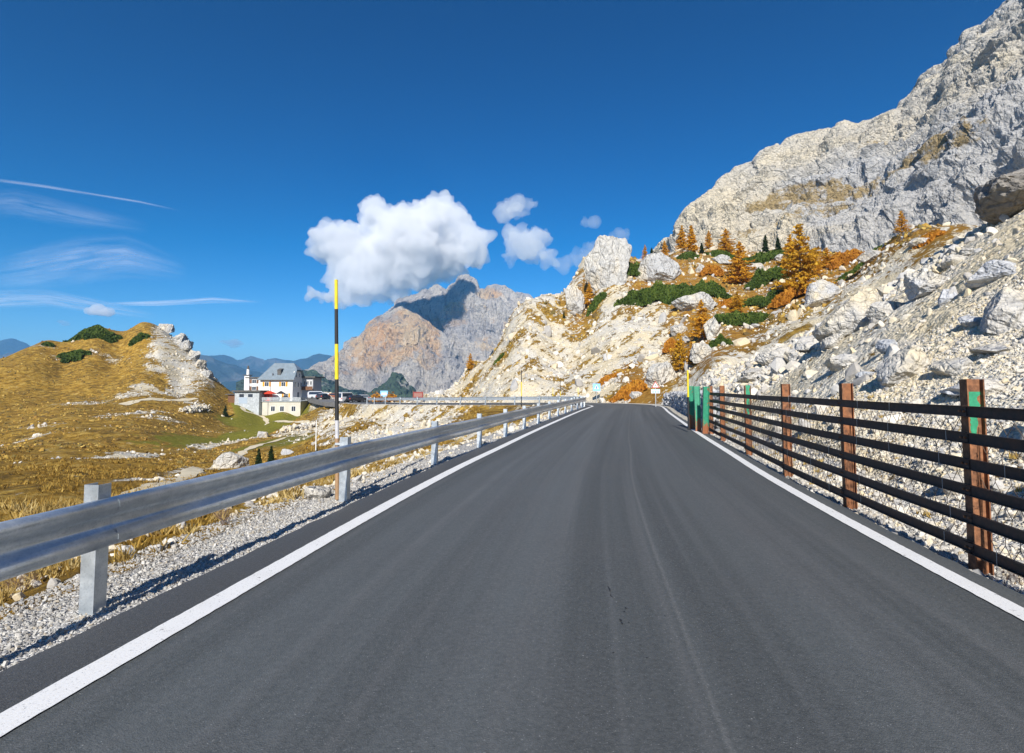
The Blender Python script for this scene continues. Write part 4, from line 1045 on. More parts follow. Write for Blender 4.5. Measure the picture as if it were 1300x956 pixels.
# ------------------------------------------------------------------ rocks
def rockmesh(seed, sub=3, cuts=14, flat=.0, rough=.06, elong=(1,1,1), box=0, dmin=.36):
    rnd = random.Random(seed); bm = bmesh.new(); bmesh.ops.create_icosphere(bm, subdivisions=sub, radius=1.0)
    V_ = np.array([v.co[:] for v in bm.verts]); Fc = np.array([[v.index for v in f_.verts] for f_ in bm.faces]); bm.free()
    q = V_*1.0
    if box: q = q/((np.abs(q)**box).sum(1)**(1/box))[:, None]*.85
    for _ in range(cuts):
        n = np.array([rnd.gauss(0,1) for _ in range(3)]); n /= np.linalg.norm(n); dd = rnd.uniform(dmin, .84)
        k = q @ n; q = q-np.maximum(k-dd, 0)[:, None]*n*.97
    if sub > 2:
        o_ = seed*7.3
        q = q*(1+rough*fbm(q[:,0]*1.7+o_, q[:,1]*1.7, q[:,2]*1.7, 4, seed, ridge=True)[:, None]*1.4)
        if sub > 4: q = q*(1+rough*.45*fbm(q[:,0]*6+o_, q[:,1]*6, q[:,2]*6, 4, seed+5, ridge=True)[:, None])
    q = q*np.array(elong)
    return q, Fc
RV = [rockmesh(100+i, 1, 7) for i in range(14)]
RV2 = [rockmesh(300+i, 2, 9) for i in range(10)]
def scatter_mesh(name, items, lib, mat, **kw):
    """items: arrays x,y,z,size,(flat) ; merged stones"""
    X = np.array(items); n = len(X)
    if n == 0: return None
    rs = np.random.RandomState(9); VV = []; FF = []; base = 0
    pick = rs.randint(0, len(lib), n)
    for k, (q, Fc) in enumerate(lib):
        m_ = X[pick == k]; c = len(m_)
        if not c: continue
        A = rs.uniform(0, 2*np.pi, (c, 3)); A[:, :2] *= .25
        ca, sa = np.cos(A), np.sin(A)
        sc = m_[:, 3, None]*np.stack([rs.uniform(.8, 1.4, c), rs.uniform(.7, 1.1, c), rs.uniform(.45, .8, c)], 1)
        v = q[None]*sc[:, None, :]
        v = np.stack([v[..., 0], v[..., 1]*ca[:, None, 0]-v[..., 2]*sa[:, None, 0], v[..., 1]*sa[:, None, 0]+v[..., 2]*ca[:, None, 0]], -1)
        v = np.stack([v[..., 0]*ca[:, None, 1]+v[..., 2]*sa[:, None, 1], v[..., 1], -v[..., 0]*sa[:, None, 1]+v[..., 2]*ca[:, None, 1]], -1)
        v = np.stack([v[..., 0]*ca[:, None, 2]-v[..., 1]*sa[:, None, 2], v[..., 0]*sa[:, None, 2]+v[..., 1]*ca[:, None, 2], v[..., 2]], -1)
        v = v+m_[:, None, :3]
        VV.append(v.reshape(-1, 3)); FF.append((Fc[None]+(np.arange(c)*len(q))[:, None, None]+base).reshape(-1, 3)); base += c*len(q)
    return link(name, npmesh(name, np.concatenate(VV), np.concatenate(FF), False), mat, **kw)
def st_mat(name, cols, rough=.95):
    m, nt, b, out = newmat(name); N = NB(nt); p = N.pos()
    r_ = N.n('ShaderNodeNewGeometry').outputs['Random Per Island']
    c = N.ramp(r_, [((i+.5)/len(cols), c_) for i, c_ in enumerate(cols)], 'CONSTANT')
    f = N.noise(p, 14, 5, .7); c = N.mix(N.mr(f, .3, .55, .4, 0), c, (.2,.18,.15))
    N.set(b, 'Base Color', c); b.inputs['Roughness'].default_value = rough; b.inputs['Specular IOR Level'].default_value = .15
    N.set(b, 'Normal', N.bump(f, .6, .02)); return m
M['stones'] = st_mat('scree_stones', [(.66,.61,.52),(.64,.54,.37),(.50,.49,.47),(.70,.66,.58),(.64,.57,.44),(.42,.40,.37),(.70,.62,.46)])
M['gravelst'] = st_mat('roadside_gravel', [(.38,.37,.35),(.48,.47,.44),(.26,.26,.26),(.60,.58,.54),(.38,.34,.28),(.42,.41,.38)])
# scree scatter on the right slope and elsewhere
rs = np.random.RandomState(21)
def scat(n, tr, sr, smin, smax, pw, sink=.25, cond=None, sc_d=0):
    t = rs.uniform(*tr, n); s = rs.uniform(*sr, n)
    ct = np.stack([np.interp(t, _sl, CC[:, k]) for k in range(3)], -1)
    t2 = np.minimum(TL, t+.3); c2 = np.stack([np.interp(t2, _sl, CC[:, k]) for k in range(3)], -1)
    d = c2-ct; d /= np.hypot(d[:, 0], d[:, 1])[:, None]+1e-9
    x = ct[:, 0]+d[:, 1]*s; y = ct[:, 1]-d[:, 0]*s
    u = rs.uniform(0, 1, n); sz = smin*(1-u*(1-(smin/smax)**pw))**(-1/pw)
    r = np.hypot(x, y); k = (sz*F*.79/np.maximum(r, 1) > .55) & (y > .6)
    if cond is not None: k &= cond(x, y)
    x, y, sz = x[k], y[k], sz[k]
    z = ground_h(x, y)+sz*(.5-sink)*.6
    return np.stack([x, y, z, sz], -1)
tE = t_at_Y(58, 4)
A1 = scat(38000, (t_at_Y(1), tE), (3.75, 22), .016, .15, 2.3)
A2 = scat(50000, (t_at_Y(1), t_at_Y(16)), (3.6, 12), .014, .07, 1.8)
def paint_at(x, y):
    r = np.hypot(x, y); a_ = np.arctan2(x, y); i = np.clip(np.searchsorted(rr, r), 0, nr-1); j = np.clip(np.searchsorted(th[:930], a_), 0, 929)
    return PAINT[i*nt_+j]
def rockc(x, y):
    _, mk = base_h(x, y, True); return mk[:, 0]+.25*pn(x/3, y/3, None, 2) > .45
A3 = scat(9000, (t_at_Y(2), t_at_Y(50)), (4.5, 16), .15, .42, 2.6, cond=rockc)
scatter_mesh('scree', np.concatenate([A1, A2]), RV, M['stones'], kind='stuff')
A4 = scat(16000, (t_at_Y(26), t_at_Y(60)), (4.6, 21), .07, .5, 2.1)
scatter_mesh('scree_rubble', A4, RV, M['stones'], kind='stuff')
scatter_mesh('scree_blocks', A3[:330], RV2, M['stones'], kind='stuff')
# bank below the far road and hillside beyond the bend
def scat_box(n, bx, by, smin, smax, pw, cond=None, sink=.25):
    x = rs.uniform(*bx, n); y = rs.uniform(*by, n); u = rs.uniform(0, 1, n); sz = smin*(1-u*(1-(smin/smax)**pw))**(-1/pw)
    r = np.hypot(x, y); k = (sz*F*.79/r > .5)
    if cond is not None: k &= cond(x, y)
    x, y, sz = x[k], y[k], sz[k]; S, T, Z = road_st(x, y); q = (np.abs(S) > 4.6)
    x, y, sz = x[q], y[q], sz[q]
    return np.stack([x, y, ground_h(x, y)+sz*(.5-sink)*.6, sz], -1)
B1 = scat_box(9000, (-35, 3), (14, 105), .06, .28, 2.2, rockc)
B2 = scat_box(8000, (-12, 60), (58, 125), .10, .7, 2.2, rockc)
B2b = scat_box(500, (0, 60), (60, 125), .3, 1.3, 2.0)
scatter_mesh('bank_stones', B1, RV, M['stones'], kind='stuff')
scatter_mesh('hillside_stones', np.concatenate([B2, B2b]), RV2, M['stones'], kind='stuff')
C1 = scat_box(1300, (-75, -5), (20, 110), .10, .32, 2.4, lambda x, y: rockc(x, y) | (pn(x/9, y/9, None, 44) > .33))
C2 = scat_box(500, (-140, -60), (90, 190), .2, .6, 2.4, lambda x, y: rockc(x, y) | (pn(x/14, y/14, None, 45) > .4))
C3 = scat_box(120000, (-150, -5), (20, 185), .10, .55, 2.0, lambda x, y: (paint_at(x, y)[:, 0]+.3*pn(x/2.5, y/2.5, None, 12) > .5) & (rs.uniform(0, 1, len(x)) < .30))
scatter_mesh('meadow_stones', np.concatenate([C1, C2, C3]), RV, M['stones'], kind='stuff')
M['tuss'] = st_mat('heath_tussocks', [(.115,.075,.020),(.30,.17,.03),(.46,.30,.06),(.16,.12,.03),(.38,.23,.04),(.22,.13,.028),(.52,.36,.09)])
def grassy(x, y): q = paint_at(x, y); return (q[:, 1] < .3) & (q[:, 0]+.25*pn(x/4, y/4, None, 13) < .42) & (pn(x/7, y/7, None, 14)+.5*pn(x/2, y/2, None, 15) > -.18)
T1 = scat_box(60000, (-150, -6), (30, 190), .10, .42, 1.9, grassy, sink=.6)
rT = np.hypot(T1[:, 0], T1[:, 1]); T1 = T1[(rT > 62) & (T1[:, 3]*F*.79/rT > .8)]
T2 = scat_box(9000, (-10, 70), (60, 128), .2, .6, 2.0, grassy, sink=.5)
scatter_mesh('heath', np.concatenate([T1, T2]), RV, M['tuss'], kind='stuff')
# roadside gravel
D1 = scat(44000, (t_at_Y(.6), t_at_Y(13)), (-4.7, -3.42), .006, .03, 1.9)
D2 = scat(16000, (t_at_Y(1), t_at_Y(26)), (3.2, 3.8), .009, .06, 1.6)
D3 = scat(500, (t_at_Y(2), t_at_Y(16)), (-6.8, -4.5), .04, .11, 1.9)
D4 = scat(2200, (t_at_Y(8), t_at_Y(42)), (-7, -3.6), .02, .18, 1.8)
scatter_mesh('gravel', np.concatenate([D1, D2]), RV, M['gravelst'], kind='stuff')
scatter_mesh('verge_stones', np.concatenate([D3, D4]), RV2, M['stones'], kind='stuff')
# ------------------------------------------------------------------ individual boulders
def boulder(px, py, w, h, seed, label, name='boulder', dep=1.0, mat='rock', sink=.28, back=.25, sub=5, rough=.10, rz=None, group='boulders lying on the slope', tilt=0, cuts=24, cat='boulder', base=None, box=3.0, dmin=.45):
    p = hit(px, base if base is not None else py+h*.28)
    if p is None: print('MISS', label); return None
    s = p.y/F; q, Fc = rockmesh(seed, sub, cuts, rough=rough, box=box, dmin=dmin)
    ext = q.max(0)-q.min(0)
    mid = (q.max(0)+q.min(0))/2; q = q-mid
    q = q*np.array([w*s/ext[0], w*s*dep/ext[1], h*s*1.12/ext[2]])
    me = npmesh(name, q, Fc, False)
    o = link(name, me, M[mat], label=label, cat=cat, group=group)
    c = P(px, py, p.y+w*s*dep*back)
    o.location = c; o.rotation_euler = (0, R(tilt), R(rz if rz is not None else (seed*37) % 30-15))
    return o
M['outcrop'] = rock_mat('outcrop_limestone', 1.1, base=(.62,.59,.52), cream=(.68,.60,.46), grey=(.48,.48,.47), bd=.38, crack=.5, stretch=(1,1,.55))
M['boulder'] = rock_mat('boulder_limestone', .5, base=(.64,.60,.52), cream=(.70,.61,.44), grey=(.50,.50,.50), bd=.14, crack=.4)
M['bluish'] = rock_mat('blue_grey_limestone', .5, base=(.56,.57,.59), cream=(.62,.58,.50), grey=(.46,.48,.51), bd=.12, crack=.3)
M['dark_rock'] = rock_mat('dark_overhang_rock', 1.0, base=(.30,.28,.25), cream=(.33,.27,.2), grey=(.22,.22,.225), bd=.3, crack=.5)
gh = 'rock outcrops on the autumn hillside'
HB = [(771,340,62,74,11,'tall pale rock tower with a flat top standing on the skyline of the hillside',.7),
 (731,385,30,42,12,'pale block of rock at the left foot of the rock tower',.8),
 (833,346,66,44,13,'broad sloping pale slab right of the rock tower, above the long green pine patch',.7),
 (881,387,58,28,14,'low wide lumpy white rock just below the long green pine patch',.7),
 (904,420,20,34,15,'upright white rock right of the bright orange larch in mid slope',.8),
 (892,449,32,24,16,'pair of square white blocks above the green steel beams',.8),
 (838,478,36,36,17,'rounded white crag behind the triangular warning sign',.8),
 (916,331,26,12,18,'small white rock between the skyline larches and the large larch',.8),
 (890,342,14,13,19,'small round white rock left of the large orange larch',.8),
 (961,342,26,15,20,'white rock under the two dark spruces, beside the large larch',.8),
 (988,328,13,11,21,'small white rock at the foot of the right-hand dark spruce',.8),
 (862,420,22,14,22,'small white rock left of the mid slope larch',.8),
 (829,453,15,12,23,'lone round white stone on the bare slope above the crag',.8),
 (808,502,17,9,24,'flat white stone at the edge of the road in the bend',.8),
 (935,320,14,7,35,'tiny white rock beneath the skyline larches on the right',.8),
 (812,383,16,10,36,'small white rock poking out left of the long pine patch',.8)]
for px, py, w_, h_, sd, lab, dp in HB: boulder(px, py, w_, h_, sd, lab, 'rock_outcrop', dp, 'outcrop', group=gh, rough=.13, cat='rock outcrop', box=(7 if sd in (11, 12, 16) else 3.5), dmin=(.68 if sd == 11 else .5), cuts=(12 if sd == 11 else 20))
gs = 'large boulders on the scree slope'
SB = [(1045,376,52,38,41,'rough grey boulder at the left edge of the scree, below the broad larch','boulder'),
 (1083,404,88,66,42,'biggest cream boulder on the left of the scree with a deep shaded underside','boulder'),
 (1180,364,54,34,43,'white boulder in mid scree with a sharp shadow on its left','bluish'),
 (1211,333,30,17,44,'small grey boulder high on the scree near the overhang','boulder'),
 (1268,348,72,30,45,'long flat bluish slab high on the scree at the right edge','bluish'),
 (1282,398,70,64,46,'large cracked grey boulder at the right edge of the picture','boulder'),
 (1129,441,28,20,47,'small bluish boulder in the middle of the scree, left of the jagged one','bluish'),
 (1150,468,66,54,48,'jagged white boulder just above the fence, left of the green-patched post','boulder'),
 (1072,461,46,22,49,'flat white boulder left of the jagged one above the fence','boulder'),
 (1262,445,56,17,50,'low white boulder with dark shadow under the large cracked boulder','boulder'),
 (1243,495,86,26,51,'flat pale slab lying right behind the green-patched fence post','bluish'),
 (1203,378,22,22,52,'narrow bluish stone below the white boulder in mid scree','bluish'),
 (1108,326,38,16,53,'grey rock among orange shrubs at the top left of the scree','boulder'),
 (1168,309,30,14,54,'grey rock at the top of the scree below the lone larch','boulder'),
 (1010,452,30,18,55,'pale boulder at the foot of the hillside left of the scree','boulder'),
 (1232,320,26,12,57,'half buried stone below the dark overhang','boulder'),
 (985,452,50,26,151,'pale ledge of rock left of the scree, right of the lowest dwarf pines','boulder'),(1030,438,44,26,152,'pale ledge directly below the rough grey boulder','boulder'),(958,478,54,20,153,'low pale ledge above the far fence posts','boulder'),
 (1122,396,40,26,154,'pale block right of the biggest cream boulder','boulder'),(1214,468,50,26,155,'broad pale block left of the low white boulder','boulder'),(1060,434,30,18,156,'small pale block under the biggest cream boulder','boulder'),(1236,410,34,20,157,'pale stone left of the large cracked grey boulder','bluish'),
 (1100,478,26,12,58,'small flat stone just above the third fence post','bluish')]
for px, py, w_, h_, sd, lab, mt in SB: boulder(px, py, w_, h_, sd, lab, 'boulder', .9, mt, group=gs, rough=.11)
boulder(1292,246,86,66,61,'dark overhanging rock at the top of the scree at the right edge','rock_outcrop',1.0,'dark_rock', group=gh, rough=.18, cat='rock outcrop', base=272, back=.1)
gm = 'rocks on the grassy slopes to the left'
for px, py, w_, h_, sd, lab in [(293,587,38,26,71,'round white boulder on the meadow beside the path'),
 (403,628,34,20,72,'pale rock just beyond the guardrail, left of the tall snow pole'),(437,622,18,12,73,'small pale rock under the rail beside the snow pole'),
 (211,418,20,12,77,'small rock at the top of the pale track on the grassy hill'),(333,553,14,10,78,'small rock at the left end of the stone row on the meadow'),(366,574,16,8,79,'low white rock right of the little spruces'),
 (160,700,20,14,80,'grey stone in dry grass under the nearest rail beam'),(222,694,9,7,81,'small white stone at the edge of the gravel under the rail')]:
    boulder(px, py, w_, h_, sd, lab, 'boulder', .8, 'outcrop' if py < 480 else 'boulder', group=gm, rough=.13)
for px, py, w_, h_, sd, lab, tl_ in [(219,422,17,15,174,'highest jagged crag on the rocky right shoulder of the grassy hill',10),(227,433,18,20,175,'second crag down the rocky right shoulder of the grassy hill',20),(236,441,18,20,176,'third crag down the rocky shoulder, tallest of them',15),
    (245,453,17,17,177,'fourth crag down the rocky shoulder of the grassy hill',25),(253,463,17,16,178,'fifth crag down the rocky shoulder of the grassy hill',30),(262,475,15,12,179,'lowest crag where the rocky shoulder meets the grass',30)]:
    boulder(px, py, w_, h_, sd, lab, 'boulder', .9, 'outcrop', group='crags along the shoulder of the grassy hill', rough=.30, cuts=30, dmin=.34, tilt=tl_, box=0)
boulder(1239,722,15,11,91,'small white stone at the foot of the nearest fence post','boulder',.9,'bluish', group=gs, sub=4, rough=.04)
# stone rows
def stone_row(name, p0, p1, n, sz, label, cat, hgt=1, mat='stones'):
    rnd = random.Random(len(label)); L = []
    a_, b_ = Vector(hit(*p0)), Vector(hit(*p1))
    for i in range(n):
        u = rnd.random(); c = a_.lerp(b_, u); x = c.x+rnd.gauss(0, sz*.9); y = c.y+rnd.gauss(0, sz*1.6)
        L.append((x, y, gz(x, y)+rnd.random()*hgt, sz*rnd.uniform(.5, 1.1)))
    return scatter_mesh(name, L, RV2, M[mat], label=label, cat=cat)
stone_row('stone_row', (358,549), (396,543), 260, .45, 'long row of heaped white stones across the meadow below the inn', 'stone row', .7)
stone_row('stone_ruin', (234,524), (262,519), 190, .42, 'low heap of very white stones on the meadow left of the inn', 'stone heap', .9)
# dry stone wall along the outside of the bend
rnd = random.Random(5); L = []
t0, t1 = t_at_Y(22, 3.7), t_at_Y(50, 3.7)
tt = t0
while tt < t1:
    for zz in np.arange(.05, 1.55-.012*(tt-t0), .17):
        for dd_ in (0, .2):
            c, d, n = RP(tt+rnd.uniform(-.08,.08), 3.72+zz*.10+rnd.uniform(-.05,.05)+dd_)
            L.append((c.x, c.y, zz-.1+rnd.uniform(-.05,.05), rnd.uniform(.10,.19)))
    tt += .24
scatter_mesh('stone_wall', L, RV2, st_mat('wall_stones', [(.40,.41,.43),(.30,.32,.36),(.52,.52,.52),(.22,.23,.26),(.46,.45,.42)]), label='dry stone retaining wall under netting along the outer edge of the bend', cat='stone wall')
# ------------------------------------------------------------------ vegetation
def leafmat(name, cols, rough=.8, tr=.25):
    m, nt, b, out = newmat(name); N = NB(nt)
    at = N.attr('tint'); sp = N.n('ShaderNodeSeparateColor', {0: at}).outputs[0]
    c = N.ramp(sp, [(i/(len(cols)-1), c_) for i, c_ in enumerate(cols)])
    N.set(b, 'Base Color', c); b.inputs['Roughness'].default_value = rough; b.inputs['Specular IOR Level'].default_value = .2
    tl = nt.nodes.new('ShaderNodeBsdfTranslucent'); N.set(tl, 0, c); mx = nt.nodes.new('ShaderNodeMixShader'); mx.inputs[0].default_value = tr
    nt.links.new(b.outputs[0], mx.inputs[1]); nt.links.new(tl.outputs[0], mx.inputs[2]); nt.links.new(mx.outputs[0], out.inputs[0])
    return m
M['larch'] = leafmat('larch_needles', [(.36,.16,.014),(.58,.285,.022),(.76,.42,.035),(.86,.55,.08)], tr=.35)
M['larch_y'] = leafmat('golden_larch_needles', [(.42,.21,.016),(.62,.35,.025),(.76,.50,.06)], tr=.35)
M['pine'] = leafmat('dwarf_pine_needles', [(.020,.035,.008),(.05,.085,.014),(.10,.15,.025),(.17,.20,.04)])
M['spruce'] = leafmat('spruce_needles', [(.010,.022,.008),(.03,.055,.018),(.06,.09,.03)])
M['shrub'] = leafmat('autumn_shrub_leaves', [(.26,.10,.015),(.52,.22,.025),(.70,.38,.05)], tr=.3)
M['drygrass'] = leafmat('dry_grass_blades', [(.30,.19,.05),(.52,.37,.12),(.66,.52,.24)], tr=.3)
M['bark'] = simple('bark', (.13,.10,.08), .95, 0, 8, .3)
def quads(C, A, B):
    """quads centred C spanned by half vectors A,B"""
    n = len(C); V_ = np.stack([C-A-B, C+A-B, C+A*.6+B, C-A*.6+B], 1).reshape(-1, 3); F_ = np.arange(4*n).reshape(n, 4); return V_, F_
def conifer_mesh(seed, spread=.26, whorls=30, per=7, clump=16, size=.016, droop=.1, ragged=.3, twin=False):
    rs_ = np.random.RandomState(seed); C = []; TT = []
    for wv in range(whorls):
        h = .10+.88*(wv/(whorls-1))**.92; L = spread*(1-h)**.75*(1+ragged*rs_.normal()*.6)+.012
        nb = max(3, int(per*(1-.4*h)))
        for bq in range(nb):
            if rs_.rand() < .12: continue
            a_ = rs_.uniform(0, 2*np.pi); l = L*rs_.uniform(.55, 1.15); n_ = max(3, int(clump*l/spread*1.6)); u = rs_.uniform(.12, 1, n_)**.8
            cl = rs_.rand()
            x = np.cos(a_)*l*u+rs_.normal(0, .010, n_); y = np.sin(a_)*l*u+rs_.normal(0, .010, n_)
            z = h-droop*l*u*1.2+.10*l*u*u+rs_.normal(0, .008, n_)
            C.append(np.stack([x, y, z], 1)); TT.append(np.clip(.5*cl+.25+rs_.normal(0, .16, n_), 0, 1))
    C = np.concatenate(C); TT = np.concatenate(TT); n = len(C)
    A = rs_.normal(size=(n, 3)); A /= np.linalg.norm(A, axis=1)[:, None]; B = rs_.normal(size=(n, 3)); B = np.cross(A, B); B /= np.linalg.norm(B, axis=1)[:, None]
    k = rs_.uniform(.6, 1.4, n)[:, None]*size
    V_, F_ = quads(C, A*k, B*k*1.2); me = npmesh('foliage', V_, F_); t = np.repeat(TT, 4); vcol(me, 'tint', np.stack([t, t, t], 1))
    mb = MB().tube((0,0,-.04), (0,0,.55), .017, .009, 7).tube((0,0,.55), (0,0,.97), .009, .002, 6, caps=False)
    for i in range(26):
        h = rs_.uniform(.12, .85); a_ = rs_.uniform(0, 6.28); l = spread*(1-h)**.75*.8
        mb.tube((0,0,h), (math.cos(a_)*l, math.sin(a_)*l, h-droop*l+.05*l), .004*(1.1-h), .0015, 4, caps=False)
    return me, mb.mesh('trunk')
def withmat(me, m): me.materials.append(m); return me
LV = []
for i, (sp_, rg, sz_, kd) in enumerate([(.24,.35,.017,'larch'),(.30,.45,.017,'larch'),(.20,.3,.019,'larch'),(.32,.5,.018,'larch_y'),(.26,.6,.016,'larch')]):
    f_, t_ = conifer_mesh(500+i, sp_, 34, 8, 34, sz_*.62, .12, rg); LV.append((withmat(f_, M[kd]), withmat(t_, M['bark'])))
SV = []
for i in range(3):
    f_, t_ = conifer_mesh(600+i, .20, 30, 10, 34, .014, .35, .15); SV.append((withmat(f_, M['spruce']), withmat(t_, M['bark'])))
def tree(kind, px, py, hpx, lib, label, group, wide=1.0, rz=0, Y=None):
    p = hit(px, py) if Y is None else Vector(P(px, py, Y))
    if p is None:
        for dy in range(1, 30):
            p = hit(px, py+dy)
            if p is not None: break
    h = hpx/F*p.y*(1.12 if kind == 'larch_tree' else 1.03); wide = wide*(1.12 if kind == 'larch_tree' else 1); root = empty(kind, (p.x, p.y, p.z-.02*h), rz, label=label, cat='tree', group=group)
    for me, nm in zip(lib, ('crown', 'trunk')):
        o = link(nm, me, None, root); o.scale = (h*wide, h*wide, h)
    return root
GL = 'golden larches on the hillside'
for q in [(866,319,31,0,.9,'pale thin larch, leftmost of the tall ones on the skyline left of the cliff foot'),(878,321,33,2,1.05,'dense orange larch beside the pale thin one on the skyline'),
          (900,315,22,4,.95,'faint brownish larch standing second from the left gap on the skyline'),(922,322,30,1,1.15,'broad golden larch on the skyline left of the dark spruces'),
          (844,327,21,0,1.0,'small orange larch just right of the rock tower group, beside a sloping slab'),(819,325,20,4,.8,'smallest reddish larch next to the leftmost dark spruce'),
          (940,362,52,1,1.05,'large golden larch in the middle of the hillside'),(1017,374,84,3,.95,'tallest and widest orange larch at the right of the hillside'),
          (1004,342,42,0,.9,'slim larch growing right behind the tallest larch'),(1032,352,34,1,1.2,'bushy larch on the right flank of the tallest larch'),(748,388,28,0,.85,'lone larch at the foot of the rock tower on the left skyline'),
          (891,432,48,1,.95,'orange larch in mid slope below the lumpy white rock'),(936,398,26,3,1.2,'low rounded golden larch below the large one'),
          (863,473,46,3,.85,'bright yellow larch low on the slope above the stone wall'),(878,466,30,2,1.0,'short orange larch touching the bright yellow one'),(1145,290,28,4,1.0,'lone larch on the ridge in front of the grey cliff'),
          (597,470,20,1,.9,'isolated larch on the left ridge of the pale slope before the massif'),(1050,340,24,4,1.4,'ragged orange larch scrub right of the tallest larch')]:
    tree('larch_tree', q[0], q[1], q[2], LV[q[3]], q[5], GL, q[4], rz=q[0]*.7)
GS = 'small dark spruces'
for q in [(972,322,24,0,1.05,'left one of the two dark spruces under the cliff'),(988,325,24,1,1.1,'right one of the two dark spruces under the cliff'),(827.6,320,19,2,1.0,'dark spruce alone on the skyline next to the reddish larch'),
          (891,322,14,0,1.3,'squat dark spruce between the skyline larches'),(286,529,14,1,1.3,'small spruce on the meadow left of the inn'),(328,593,23,2,1.1,'left one of the two spruces beside the round meadow boulder'),
          (344,590,23,0,1.2,'right one of the two spruces beside the round meadow boulder'),(402,577,9,1,1.3,'tiny spruce at the foot of the white marker post'),(716,404,9,1,1.1,'tiny spruce on the left skyline below the rock tower')]:
    tree('spruce_tree', q[0], q[1], q[2], SV[q[3]], q[5], GS, q[4], rz=q[0]*.7)
def pine_patch(px, py, wpx, hpx, label, kind='dwarf_pine', mat='pine', tilt=0, seed=1, dens=1.0, hs=1.0, group='dark green dwarf pine patches', cat='shrub'):
    p = hit(px, py+hpx*.30)
    if p is None: p = hit(px, py+hpx*.5)
    if p is None: print('MISS', label); return
    rs_ = np.random.RandomState(seed); s = p.y/F; rx = wpx*s/2; rz_ = hpx*s*.62; slope = 1.2
    n = int(min(9000, max(500, 34*wpx*hpx/10*dens)))
    # lumpy mound that follows the slope of the ground
    a_ = rs_.uniform(0, 2*np.pi, n); rad = np.sqrt(rs_.uniform(0, 1, n))*(1+.18*np.sin(3*a_+seed)+.12*np.sin(5*a_+seed*2))
    rad = rad*(1+.25*pn(np.cos(a_)*2.3+seed, np.sin(a_)*2.3, None, seed)*1.5); gx = rad*np.cos(a_)*rx; gyy = rad*np.sin(a_)*rx*.55
    tl = math.tan(R(tilt)); gyy = gyy+gx*tl*1.6
    X = p.x+gx; Y = p.y+gyy
    Zg = ground_h(X, Y, detail=False)
    lump = 1+.75*pn(X/(rx*.3+.3), Y/(rx*.3+.3), None, seed)+.25*pn(X/(rx*.1+.15), Y/(rx*.1+.15), None, seed+1)
    top = hs*max(.3, min(rz_*.95, 2.4))*np.sqrt(np.clip(1.05-rad**2, .05, 1))*lump
    Z = Zg+top*rs_.uniform(.45, 1.0, n)**.6
    C = np.stack([X, Y, Z], 1); up = np.stack([rs_.normal(0, .45, n), rs_.normal(0, .45, n), np.ones(n)], 1); up /= np.linalg.norm(up, axis=1)[:, None]
    sd = rs_.normal(size=(n, 3)); sd = np.cross(up, sd); sd /= np.linalg.norm(sd, axis=1)[:, None]
    L_ = max(.13, 2.0*s)*rs_.uniform(.7, 1.5, n)[:, None]
    V_, F_ = quads(C-np.array((p.x, p.y, p.z)), sd*L_*.55, up*L_)
    t = np.clip(.35+.45*(Z-Zg)/top.max()*.8+rs_.normal(0, .14, n)+.25*pn(X/(rx*.2+.2), Y/(rx*.2+.2), None, seed+5), 0, 1); t = np.repeat(t, 4)
    me = npmesh('foliage', V_, F_); vcol(me, 'tint', np.stack([t, t, t], 1))
    root = empty(kind, (p.x, p.y, p.z), label=label, cat=cat, group=group)
    link('foliage', me, M[mat], root)
    mb = MB()
    for i in range(10):
        u_ = rs_.uniform(-.7, .7); v_ = rs_.uniform(-.4, .4); X1, Y1 = u_*rx, v_*rx*.5+u_*rx*tl*1.6; zz = float(ground_h(np.array([p.x+X1]), np.array([p.y+Y1]), detail=False)[0])-p.z
        mb.tube((X1, Y1, zz-.1), (X1+rs_.normal(0,.2)*rx*.3, Y1+rs_.normal(0,.2)*rx*.2, zz+max(.2, min(rz_*.5, 1.2))), .05, .02, 5)
    mb.build('stems', M['bark'], root)
for i, q in enumerate([(800,341,48,22,'dwarf pines on the shoulder directly right of the rock tower',0),(806,315,24,11,'small dwarf pines on the skyline behind the rock tower',0),(838,370,82,26,'long dwarf pine patch below the sloping slab, its left half',0),
     (893,368,60,20,'dwarf pines continuing right from the long patch, under the round white rock',0),(873,325,24,10,'dwarf pines at the feet of the leftmost skyline larches',0),(918,323,36,9,'dwarf pine strip under the broad skyline larch',0),
     (968,328,62,14,'dwarf pines beneath the two dark spruces',0),(975,352,50,24,'dense dwarf pines between the large larch and the tallest larch',0),(988,376,42,17,'dwarf pine mound left of the foot of the tallest larch',0),
     (955,385,32,10,'thin dwarf pine strip below the large larch',0),(938,406,56,20,'dwarf pines running down the slope toward the upright white rock',-25),(915,432,26,18,'lowest dwarf pines right of the upright white rock',-20),
     (757,382,24,15,'dwarf pines right of the lone larch at the rock tower foot',0),(1086,342,44,11,'dwarf pines along the top edge of the scree',0),(1112,318,34,8,'narrow dwarf pine strip in front of the cliff foot',0),(634,455,14,8,'little dwarf pine on the left ridge beside the isolated larch',0)]):
    pine_patch(*q[:5], tilt=q[5], seed=40+i)
for i, q in enumerate([(121,419,58,17,'large dwarf pine patch on the top of the grassy hill',0),(92,452,32,12,'oval dwarf pine bush on the left flank of the grassy hill',0),(176,427,22,13,'round dwarf pine bush near the summit of the grassy hill, right side',0),(61,437,12,6,'tiny dwarf pine on the left skyline of the grassy hill',0)]):
    pine_patch(*q[:5], tilt=q[5], seed=80+i, dens=1.6, hs=.62)
